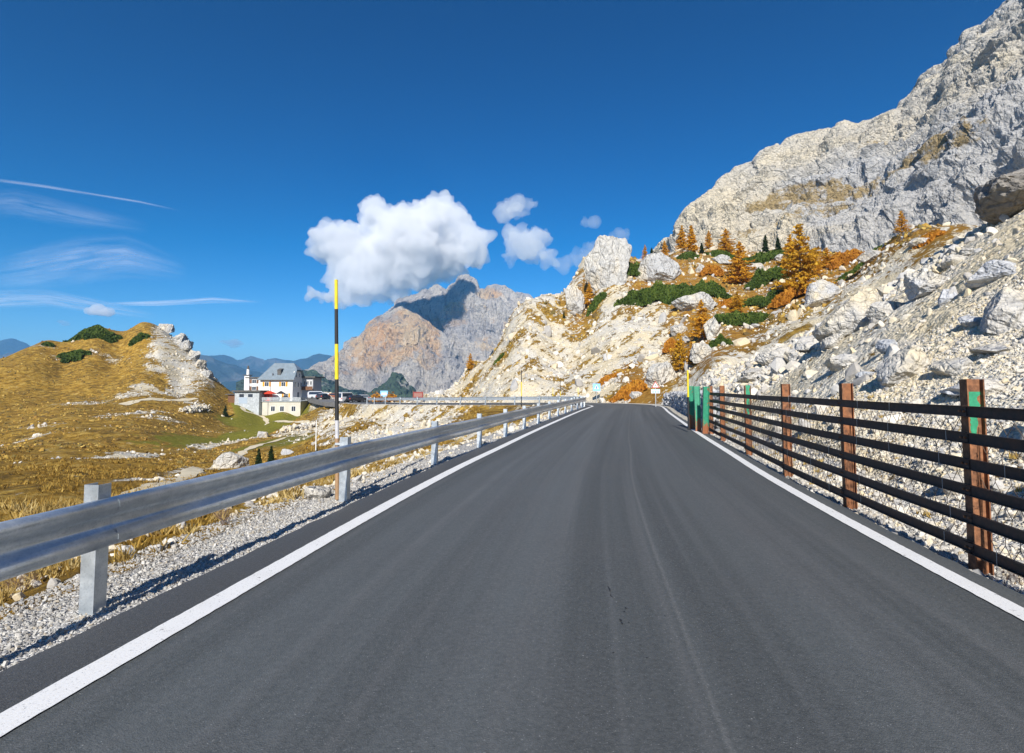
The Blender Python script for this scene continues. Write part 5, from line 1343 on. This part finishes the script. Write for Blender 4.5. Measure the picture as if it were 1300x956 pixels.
for i, q in enumerate([(1068,328,56,20,'orange shrubs at the cliff foot right of the tallest larch'),(1105,300,30,8,'orange shrubs below the lone ridge larch'),(1180,300,40,10,'reddish shrubs on the ridge below the overhang'),(1010,372,60,22,'low orange shrubs around the foot of the tallest larch'),(905,345,26,14,'orange shrubs left of the large larch'),
     (800,492,44,16,'brown bushes in the hollow above the bend'),(614,452,18,10,'orange bush on the left ridge of the pale slope'),(930,385,30,12,'orange shrubs under the large larch'),(770,480,30,8,'brown bushes above the blue sign'),(854,440,22,18,'orange shrubs around the bright yellow larch')]):
    pine_patch(*q[:5], kind='autumn_shrub', mat='shrub', seed=120+i, dens=.8, group='autumn coloured shrubs on the hillside')
# dry grass along the left verge and hillside
def grass_tufts(name, spots, blades, hgt, mat, **kw):
    rs_ = np.random.RandomState(3); n = len(spots)*blades; S_ = np.repeat(np.array(spots), blades, 0)
    base = S_[:, :3]+np.stack([rs_.normal(0, .05, n), rs_.normal(0, .05, n), np.zeros(n)], 1)*S_[:, 3:4]/.2
    lean = np.stack([rs_.normal(0, .5, n), rs_.normal(0, .5, n), np.ones(n)], 1); lean /= np.linalg.norm(lean, axis=1)[:, None]
    h = S_[:, 3:4]*rs_.uniform(.4, 1.1, n)[:, None]; sd = np.cross(lean, rs_.normal(size=(n, 3))); sd /= np.linalg.norm(sd, axis=1)[:, None]
    wd_ = .006*(1+np.hypot(base[:, 0], base[:, 1])[:, None]*.13)
    V_ = np.stack([base-sd*wd_, base+sd*wd_, base+lean*h], 1).reshape(-1, 3); F_ = np.arange(3*n).reshape(n, 3)
    me = npmesh(name, V_, F_); t = np.repeat(np.clip(np.repeat(rs_.uniform(.15, .85, len(spots)), blades)+rs_.normal(0, .15, n), 0, 1), 3); vcol(me, 'tint', np.stack([t, t, t], 1))
    return link(name, me, M[mat], **kw)
def spots(n, tr, sr, h0, h1):
    t = rs.uniform(*tr, n); s = rs.uniform(*sr, n); out = []
    for a_, b_ in zip(t, s):
        c, d, nn = RP(a_, b_)
        out.append((c.x, c.y, h0+rs.rand()*(h1-h0)))
    A_ = np.array(out); z = ground_h(A_[:, 0], A_[:, 1]); k = pn(A_[:, 0]/1.1, A_[:, 1]/1.1, None, 8) > -.12
    return np.stack([A_[:, 0], A_[:, 1], z, A_[:, 2]], 1)[k]
sp1 = spots(1500, (t_at_Y(1), t_at_Y(16)), (-9, -4.5), .06, .22); sp2 = spots(2600, (t_at_Y(2), t_at_Y(40)), (-18, -5), .10, .26)
T3 = scat_box(60000, (-75, -3), (5, 80), .16, .42, 1.5, grassy, sink=.6); rT = np.hypot(T3[:, 0], T3[:, 1]); T3 = T3[(rT < 75) & (rs.uniform(0, 1, len(T3)) < .55)]
T3[:, 2] -= .04
sp3 = spots(350, (t_at_Y(2), t_at_Y(30)), (3.6, 6), .05, .16)
grass_tufts('dry_grass', np.concatenate([sp1, sp2]), 26, .2, 'drygrass', kind='stuff')
M['heathg'] = leafmat('heath_grass_blades', [(.09,.055,.015),(.24,.14,.025),(.42,.26,.05),(.58,.42,.12)], tr=.2)
grass_tufts('heath_grass', T3, 11, .2, 'heathg', kind='stuff')
grass_tufts('slope_grass', sp3, 12, .2, 'drygrass', kind='stuff')
# leafless thorn bushes by the rail
def twig_bush(px, py, hpx, label, seed):
    p = hit(px, py); rnd = random.Random(seed); h = hpx*p.y/F; mb = MB(); 
    root = empty('thorn_bush', tuple(p), label=label, cat='bush', group='leafless bushes beside the guardrail')
    def br(a_, d, l, r, k):
        b_ = a_+d*l; mb.tube(a_, b_, r, r*.7, 4, caps=False)
        if k: 
            for _ in range(3): br(b_, (d+Vector((rnd.gauss(0,.5), rnd.gauss(0,.5), rnd.gauss(0,.35)))).normalized(), l*.72, r*.65, k-1)
    for i in range(9): br(Vector((rnd.gauss(0,.15)*h, rnd.gauss(0,.15)*h, -.02)), Vector((rnd.gauss(0,.6), rnd.gauss(0,.6), 1)).normalized(), h*.42, h*.012, 3)
    mb.build('twigs', simple('twig', (.16,.10,.075), .9), root)
twig_bush(285, 668, 24, 'leafless brown bush between the first two guardrail posts', 1)
twig_bush(30, 752, 26, 'reddish bare twigs beside the gravel at the lower left corner', 2)
twig_bush(1288, 742, 22, 'bare thorny twigs under the fence at the lower right', 3)
# ------------------------------------------------------------------ mountain inn
def wallmat(name, c, s=.12): return simple(name, c, .9, 0, .6, s)
M['stucco'] = wallmat('white_stucco', (.80,.79,.76), .06); M['stucco2'] = wallmat('cream_stucco', (.56,.53,.45), .1); M['stucco3'] = wallmat('grey_plaster', (.45,.46,.48), .1)
M['zinc'] = simple('zinc_roof', (.28,.34,.38), .45, .35, 1.2, .12); M['slate'] = simple('dark_roof', (.10,.095,.09), .8, 0, 1.5, .3)
M['orange'] = simple('orange_shutter', (.72,.30,.02), .6); M['brown'] = simple('brown_wood', (.16,.075,.035), .8, 0, 4, .3)
M['glass'] = simple('window_glass', (.03,.04,.06), .1, 0, spec=.8); M['frame'] = simple('white_frame', (.78,.78,.76), .6); M['red'] = simple('red_fabric', (.60,.05,.02), .8)
M['greyw'] = simple('grey_boards', (.42,.45,.47), .8, 0, 3, .25); M['stonew'] = rock_mat('rubble_masonry', .5, base=(.20,.18,.16), cream=(.26,.22,.17), grey=(.14,.14,.14), bd=.08)
inn = empty('inn', (-64, 150, -2), 0, label='white mountain inn with grey metal roof and orange shutters standing above its cream basement', cat='inn')
def part(name, mb, mat, parent=None, **k): return mb.build(name, mat, parent or inn, **k)
part('wall', MB().b2(-4.4, 4.4, 0, 7, -.5, 5.9), M['stucco'])
g_ = MB(); g_.add([(4.38,0,5.9),(4.38,7,5.9),(4.38,5.7,8.1),(4.38,1.3,8.1),(4.2,0,5.9),(4.2,7,5.9),(4.2,5.7,8.1),(4.2,1.3,8.1)], [(0,1,2,3),(7,6,5,4),(0,3,7,4),(1,5,6,2),(3,2,6,7),(0,4,5,1)])
part('gable_wall', g_, M['stucco'])
rm = MB(); zt = .18
rv = [(-5,-.6,5.65),(5,-.6,5.65),(5,1.35,8.35),(3.3,3.5,10.2),(-2.2,3.5,10.2),(-5,7.6,5.65),(5,7.6,5.65),(5,5.65,8.35)]
fs = [(0,1,2,3,4),(5,4,3,7,6),(0,4,5),(2,7,3)]
rm.add(rv+[(x,y,z+zt) for x,y,z in rv], [tuple(i+8 for i in f_) for f_ in fs]+[f_[::-1] for f_ in fs]+[(0,8,9,1),(1,9,10,2),(2,10,15,7),(7,15,14,6),(6,14,13,5),(5,13,8,0)])
rf = part('roof', rm, M['zinc'])
sm = MB()
A_, D_ = Vector((-5,-.6,5.65+zt)), Vector((-2.2,3.5,10.2+zt)); nrm_ = Vector((0, -4.55, 4.1)).normalized()
for k in range(21):
    x = -4.8+k*.48; y1 = 3.5 if -2.2 <= x <= 3.3 else (-.6+(x+5)/2.8*4.1 if x < -2.2 else 3.5-(x-3.3)/1.7*2.15)
    z1 = 5.65+(y1+.6)/4.1*4.55+zt
    p_, q_ = Vector((x,-.6,5.65+zt)), Vector((x, y1, z1)); sm.tube(p_, q_, .035, .035, 4)
part('standing_seams', sm, M['zinc'], rf)
part('snow_guard', MB().b2(-4.9, 4.9, -.72, -.60, 5.55, 5.72), M['slate'], rf)
d_ = MB(); d_.b2(.0,.95,.4,1.7,7.1,8.3); d_.add([(-.1,.3,8.3),(1.05,.3,8.3),(1.05,1.9,8.75),(-.1,1.9,8.75),(-.1,.3,8.4),(1.05,.3,8.4),(1.05,1.9,8.85),(-.1,1.9,8.85)], [(0,3,2,1),(4,5,6,7),(0,1,5,4),(1,2,6,5),(2,3,7,6),(3,0,4,7)])
part('dormer', d_, M['slate'], rf); part('vent_pipe', MB().tube((-1.2,.4,6.6), (-1.2,.4,7.5), .14), M['slate'], rf)
for xx in (-1.8, 2.9): part('finial', MB().tube((xx,3.5,10.3), (xx,3.5,11.1), .03), M['slate'], rf)
def window(x, z, w_, h_, y=-.0, shutter=None, face='f', parent=None):
    fr = MB(); sx = w_/2
    def bb(mb, a0, a1, b0, b1, z0, z1):   # a along wall, b outward
        if face == 'f': mb.b2(a0, a1, y-b1, y-b0, z0, z1)
        else: mb.b2(y+b0, y+b1, a0, a1, z0, z1)
    bb(fr, x-sx-.08, x+sx+.08, .0, .06, z-h_/2-.08, z-h_/2+.02); bb(fr, x-sx-.08, x+sx+.08, .0, .06, z+h_/2-.02, z+h_/2+.08)
    bb(fr, x-sx-.08, x-sx+.02, .0, .06, z-h_/2+.02, z+h_/2-.02); bb(fr, x+sx-.02, x+sx+.08, .0, .06, z-h_/2+.02, z+h_/2-.02); bb(fr, x-.03, x+.03, .0, .05, z-h_/2+.02, z+h_/2-.02)
    o = part('window', fr, M['frame'], parent)
    gl = MB(); bb(gl, x-sx+.02, x+sx-.02, -.02, .03, z-h_/2+.02, z+h_/2-.02); part('pane', gl, M['glass'], o)
    if shutter:
        for s in (-1, 1):
            mb = MB(); a0 = x+s*(sx+.1); a1 = a0+s*w_*.5; bb(mb, min(a0,a1), max(a0,a1), .01, .06, z-h_/2-.05, z+h_/2+.05); part('shutter', mb, M[shutter], o)
for xw in (-2.6, 1.9): window(xw, 4.5, 1.05, 1.15, 0, 'orange')
window(-2.6, 1.5, 1.05, 1.2, 0, 'orange'); window(2.7, 1.4, 1.05, 1.2, 0, 'orange')
for yw in (1.6, 3.9, 5.9): window(yw, 4.4, .9, 1.2, 4.4, None, 'r')
window(2.4, 7.0, .7, 1.0, 4.4, None, 'r'); window(4.6, 7.0, .7, 1.0, 4.4, None, 'r'); window(4.0, 1.3, 1.4, 2.0, 4.4, None, 'r')
part('downpipe', MB().tube((-1.55,-.06,0), (-1.55,-.06,5.6), .06), M['slate'])
part('rear_wing', MB().b2(4.4, 7.4, 7.1, 14, -.5, 6.4), M['stucco3'])
part('rear_wing_roof', MB().b2(4.0, 8.2, 6.3, 14.8, 6.4, 6.75), M['slate'])
for xw in (5.0, 5.9, 6.8): window(xw, 4.9, .55, 1.1, 7.1)
part('balcony', MB().b2(4.5, 7.6, 6.1, 7.1, 2.9, 3.05).b2(4.5, 7.6, 6.1, 6.2, 3.05, 3.9), M['brown'])
part('side_wing', MB().b2(-9.8, -4.4, 4, 10, -2, 6.2), M['stucco'])
part('side_wing_roof', MB().b2(-10.2, -4.4, 3.5, 10.5, 6.2, 6.5), M['slate'])
ch = part('chimney', MB().b2(-10.5, -9.2, 3.6, 5.0, -2, 7.0), M['stucco'])
part('chimney_cap', MB().b2(-10.8, -8.9, 3.3, 5.3, 7.0, 7.15), M['slate'], ch); part('flue', MB().tube((-9.85,4.3,7.15), (-9.85,4.3,8.7), .42, .36, 10), M['frame'], ch); part('flue_cowl', MB().tube((-9.85,4.3,8.7), (-9.85,4.3,9.7), .38, .18, 10), M['slate'], ch)
for zz in (5.3, 3.4): window(-7.9, zz, 1.1, 1.0, 4, 'brown')
part('basement', MB().b2(-3.7, 8.0, -3.5, 6.9, -4.6, -.12), M['stucco2'])
part('basement_joint', MB().b2(-.62, -.5, -3.53, -3.5, -4.5, -.12), M['slate'])
part('terrace_floor', MB().b2(-4.1, 8.2, -3.8, 7.0, -.12, .04), M['greyw'])
for xw in (.75, 3.15, 6.2): window(xw, -2.0, 1.05, 1.3, -3.5)
rl = MB()
for k in range(13): rl.b2(-4.0+k*1.0, -3.93+k*1.0, -3.75, -3.68, .04, 1.05)
for zz in (.2, .42, .64, .86): rl.b2(-4.0, 8.1, -3.79, -3.75, zz, zz+.15)
for zz in (.2, .42, .64, .86): rl.b2(8.1, 8.14, -3.75, 2.6, zz, zz+.15)
part('terrace_railing', rl, M['greyw'])
st = MB()
for k in range(12): st.b2(8.0, 9.6, 5.6-k*.75, 6.3-k*.75, -4.6, -.1-k*.35)
part('staircase', st, M['stonew'])
rl = MB().tube((9.6,6.2,.9), (9.6,-2.6,-3.1), .05).tube((9.6,6.2,.5), (9.6,-2.6,-3.5), .04)
for k in range(7): rl.tube((9.6,6.0-k*1.4,-.2-k*.64), (9.6,6.0-k*1.4,.85-k*.64), .04)
part('stair_railing', rl, M['greyw'])
shed = empty('shed', (-69.3, 146.5, -2.1), 0, label='low grey shed with flat overhanging roof attached to the left of the inn', cat='shed')
MB().b2(-3.4, 3.0, -1.5, 4, -4.6, 2.6).build('wall', M['greyw'], shed); MB().b2(-4.0, 3.4, -2.1, 4.6, 2.6, 2.95).build('roof', M['slate'], shed)
for a0 in (-2.2, .1): MB().b2(a0, a0+1.2, -1.54, -1.5, 1.2, 2.0).build('window', M['glass'], shed)
MB().b2(-2.3, -.1, -1.55, -1.5, -.5, 1.1).build('door', simple('blue_grey_door', (.35,.42,.5), .7), shed)
hut = empty('hut', (-74.4, 149, -2.3), 0, label='small dark hut at the far left end of the inn buildings', cat='hut')
MB().b2(-1.6, 1.4, -1, 3, -1, 2.0).build('wall', M['brown'], hut); MB().b2(-2.2, 1.8, -1.5, 3.4, 2.0, 2.2).build('roof', M['slate'], hut)
def parasol(x, y, r_, mat, label):
    o = empty('parasol', (x, y, -1.95), label=label, cat='parasol', group='parasols on the inn terrace'); mb = MB(); n_ = 8
    vs = [(0,0,2.7)]+[(r_*math.cos(6.2832*i/n_), r_*math.sin(6.2832*i/n_), 2.05) for i in range(n_)]+[(r_*math.cos(6.2832*i/n_), r_*math.sin(6.2832*i/n_), 1.85) for i in range(n_)]
    mb.add(vs, [(0, 1+i, 1+(i+1) % n_) for i in range(n_)]+[(1+i, n_+1+i, n_+1+(i+1) % n_, 1+(i+1) % n_) for i in range(n_)])
    mb.build('canopy', mat, o); MB().tube((0,0,0), (0,0,2.6), .04).build('pole', M['greyw'], o)
parasol(-64.8, 147.9, 1.7, M['red'], 'open red parasol on the terrace in front of the inn'); parasol(-61.7, 147.6, 1.2, simple('black_fabric', (.03,.03,.035), .8), 'dark parasol right of the red one on the terrace')
kio = empty('kiosk', (-66.3, 148.6, -1.95), 0, label='red kiosk against the front wall of the inn terrace', cat='kiosk')
MB().b2(-1.6, 1.6, -.7, .7, 0, 1.9).build('body', M['red'], kio); MB().add([(-1.9,-1.1,1.9),(1.9,-1.1,1.9),(1.6,0,2.6),(-1.6,0,2.6),(-1.9,1.1,1.9),(1.9,1.1,1.9)], [(0,1,2,3),(3,2,5,4),(0,3,4),(1,5,2),(0,4,5,1)]).build('roof', simple('tile_red', (.35,.10,.05), .8), kio)
# ------------------------------------------------------------------ parked cars
def car(x, y, z, rz, paint, label, van=False, proto={}):
    o = empty('parked_car', (x, y, z), rz, label=label, cat='car', group='cars parked by the inn')
    L_, H_ = (4.7, 1.95) if van else (4.2, 1.48)
    if van: pr = [(-2.3,.35),(-2.35,.9),(-2.2,1.85),(-1.9,1.95),(.9,1.95),(1.6,1.15),(2.25,.95),(2.35,.4)]; cab = [(-2.1,1.15),(-2.0,1.8),(.85,1.8),(1.45,1.15)]
    else: pr = [(-2.05,.32),(-2.1,.75),(-1.95,1.0),(-1.45,1.42),(-.2,1.48),(.35,1.42),(1.05,1.0),(1.9,.82),(2.1,.6),(2.08,.32)]; cab = [(-1.65,.98),(-1.30,1.34),(.25,1.36),(.85,.98)]
    def hull(prof, w0, inset, top):
        mb = MB(); n_ = len(prof); vs = []
        for s in (-1, 1):
            for (a_, b_) in prof: k = 1-inset*max(0, (b_-.9))/.6; vs.append((a_, s*w0*k, b_))
        mb.add(vs, [tuple(range(n_)), tuple(range(n_, 2*n_))[::-1]]+[(i, n_+i, n_+(i+1) % n_, (i+1) % n_) for i in range(n_)]); return mb
    pm = simple('car_paint', paint, .25, .1, spec=.6, coat=.8)
    hull(pr, .88, .16, 1).build('body', pm, o, bevel=.03)
    g2 = MB()
    for s in (-1, 1):
        vs = [(a_, s*(.885*(1-.16*max(0, b_-.9)/.6)+.004), b_) for a_, b_ in cab]; g2.add(vs, [(0,1,2,3)])
    a0, b0 = pr[3] if not van else pr[2]; a1, b1 = pr[2] if not van else pr[1]
    g2.add([(a1*.99-.02,-.66,b1+.05),(a1*.99-.02,.66,b1+.05),(a0-.03,.60,b0-.06),(a0-.03,-.60,b0-.06)], [(0,1,2,3)])
    i0, i1 = (5, 6) if not van else (4, 5)
    (a0, b0), (a1, b1) = pr[i0], pr[i1]; g2.add([(a0+.05,-.62,b0-.02),(a0+.05,.62,b0-.02),(a1-.03,.70,b1+.05),(a1-.03,-.70,b1+.05)], [(0,1,2,3)])
    g2.build('windows', M['glass'], o)
    for sx in (-1.3, 1.3):
        for s in (-1, 1):
            wh = MB().tube((sx, s*.70, .32), (sx, s*.90, .32), .32, .32, 14).build('wheel', simple('tyre', (.02,.02,.02), .9) if 'tyre' not in bpy.data.materials else bpy.data.materials['tyre'], o)
            MB().tube((sx, s*.89, .32), (sx, s*.912, .32), .19, .17, 10).build('rim', M['bolt'], wh)
    for s in (-1, 1):
        MB().box((pr[-2][0]-.02, s*.62, .68), (.10, .34, .16)).build('headlight', M['frame'], o); MB().box((pr[1][0]+.03, s*.70, .80), (.10, .22, .22)).build('tail_light', M['red'], o)
    return o
PZ = -1.24
def cp(px, Y): return ((px-650)/F*Y, Y)
for px, Y, rz_, col_, lab, van in [(440,106,70,(.80,.80,.80),'white off-road car parked right of the snow pole at the edge of the car park',True),(453,106,55,(.02,.022,.03),'black car parked beside the white off-road car',False),
      (461,113,120,(.22,.25,.27),'dark silver car parked behind the black one',False),(404,138,20,(.62,.64,.66),'silver van parked nearest the inn',True),(411,134,80,(.05,.05,.06),'dark car in the row between the silver van and the pale blue one',False),
      (416.5,140,10,(.55,.62,.70),'pale blue car in the far row left of the snow pole',False),(426,140,30,(.35,.13,.06),'reddish brown car in the far row close to the snow pole',False),(444,130,90,(.75,.76,.78),'white car half hidden behind the white off-road one',False)]:
    x, y = cp(px, Y); car(x, y, PZ-.02, R(rz_), col_, lab, van)
# ------------------------------------------------------------------ signs
M['signblue'] = simple('sign_blue', (.02,.16,.55), .5); M['signwhite'] = simple('sign_white', (.8,.8,.8), .5); M['signred'] = simple('sign_red', (.45,.06,.05), .6); M['signcyan'] = simple('sign_light_blue', (.25,.55,.85), .5)
def tri(mb, s, y0, y1, zc):
    vs = [(-s, y, zc-s*.577) for y in (y0,)]+[(s, y0, zc-s*.577), (0, y0, zc+s*1.155), (-s, y1, zc-s*.577), (s, y1, zc-s*.577), (0, y1, zc+s*1.155)]
    mb.add(vs, [(0,1,2),(5,4,3),(0,3,4,1),(1,4,5,2),(2,5,3,0)]); return mb
x, y, z = P(832.5, 511, 46); s1 = empty('road_sign', (x, y, -.1), R(-14), label='red bordered triangular warning sign above a pale blue panel by the stone wall', cat='road sign')
MB().tube((0,.03,-.4), (0,.03,2.15), .035).build('pole', M['greyw'], s1)
tri(MB(), .34, -.012, .0, 1.86).build('warning_triangle', M['signred'], s1); tri(MB(), .235, -.018, -.0125, 1.86).build('triangle_face', M['signwhite'], s1)
MB().b2(-.025,.025,-.023,-.0185,1.80,1.97).build('triangle_symbol', M['pole'] if 'pole' in M else POLEM['black'], s1)
pn_ = MB().b2(-.36,.36,-.012,0,1.22,1.56).build('panel', M['signwhite'], s1)
mb = MB().b2(-.33,.33,-.016,-.0125,1.47,1.53)
for k in (-.2, 0, .2): mb.b2(k-.06, k+.06, -.016, -.0125, 1.26, 1.42)
mb.build('panel_marks', M['signcyan'], s1)
x, y, z = P(757.5, 506, 63); s2 = empty('road_sign', (x, y, -.15), R(-8), label='square blue and white road sign beside the outer edge of the bend', cat='road sign')
MB().tube((0,.03,-.4), (0,.03,2.2), .035).build('pole', M['greyw'], s2); MB().b2(-.42,.42,-.012,0,1.35,2.2).build('panel', M['signcyan'], s2)
tri(MB(), .27, -.018, -.0125, 1.74).build('panel_triangle', M['signwhite'], s2); MB().b2(-.06,.06,-.024,-.019,1.62,1.9).build('panel_figure', M['signblue'], s2)
MB().tube((.5,-.1,-.3), (.62,-.1,.75), .09, .07).build('base_post', POLEM['black'], s2)
x, y = cp(488, 112); s3 = empty('information_sign', (x, y, PZ-.3), R(10), label='small pale blue sign on a post among shrubs at the car park entrance', cat='sign')
MB().tube((0,.03,0), (0,.03,2.0), .04).build('pole', M['greyw'], s3); MB().b2(-.75,.75,-.02,0,1.2,2.5).build('panel', M['signcyan'], s3); MB().b2(-.5,.5,-.026,-.021,1.6,2.1).build('panel_field', M['signwhite'], s3)
x, y = cp(531, 84); s4 = empty('notice_board', (x, y, -.75), R(5), label='red notice board behind the far guardrail left of the pale slope', cat='sign')
for k in (-.75, .75): MB().tube((k,.04,-.3), (k,.04,1.9), .05).build('post', M['brown'], s4)
MB().b2(-.75,.75,-.03,.0,.75,1.7).build('panel', simple('board_red', (.26,.05,.04), .7), s4); MB().b2(-.6,.6,-.036,-.031,.95,1.5).build('panel_field', simple('board_field', (.30,.14,.11), .6), s4)
for i, q in enumerate([(479,502,10,8,'small orange bush at the car park entrance left of the pale blue sign'),(496,503,9,7,'small orange bush right of the pale blue sign')]):
    x, y = cp(q[0], 110); rsx = np.random.RandomState(i+3); n = 500
    C_ = np.stack([rsx.normal(0,.5,n), rsx.normal(0,.5,n), np.abs(rsx.normal(0,.6,n))+.2], 1); A_ = rsx.normal(size=(n,3))*.10; B_ = rsx.normal(size=(n,3))*.10
    V_, F_ = quads(C_, A_, B_); me = npmesh('foliage', V_, F_); t = np.repeat(rsx.rand(n), 4); vcol(me, 'tint', np.stack([t,t,t],1))
    o = empty('autumn_shrub', (x, y, PZ-.1), label=q[4], cat='shrub', group='autumn coloured shrubs on the hillside'); link('foliage', me, M['shrub'], o); MB().tube((0,0,-.2),(0,0,1.0),.04,.02,5).build('stems', M['bark'], o)
for o in [c for c in bpy.data.objects if c.type == 'MESH' and len(c.data.polygons) > 0 and 'mask' not in c.data.color_attributes]: pass
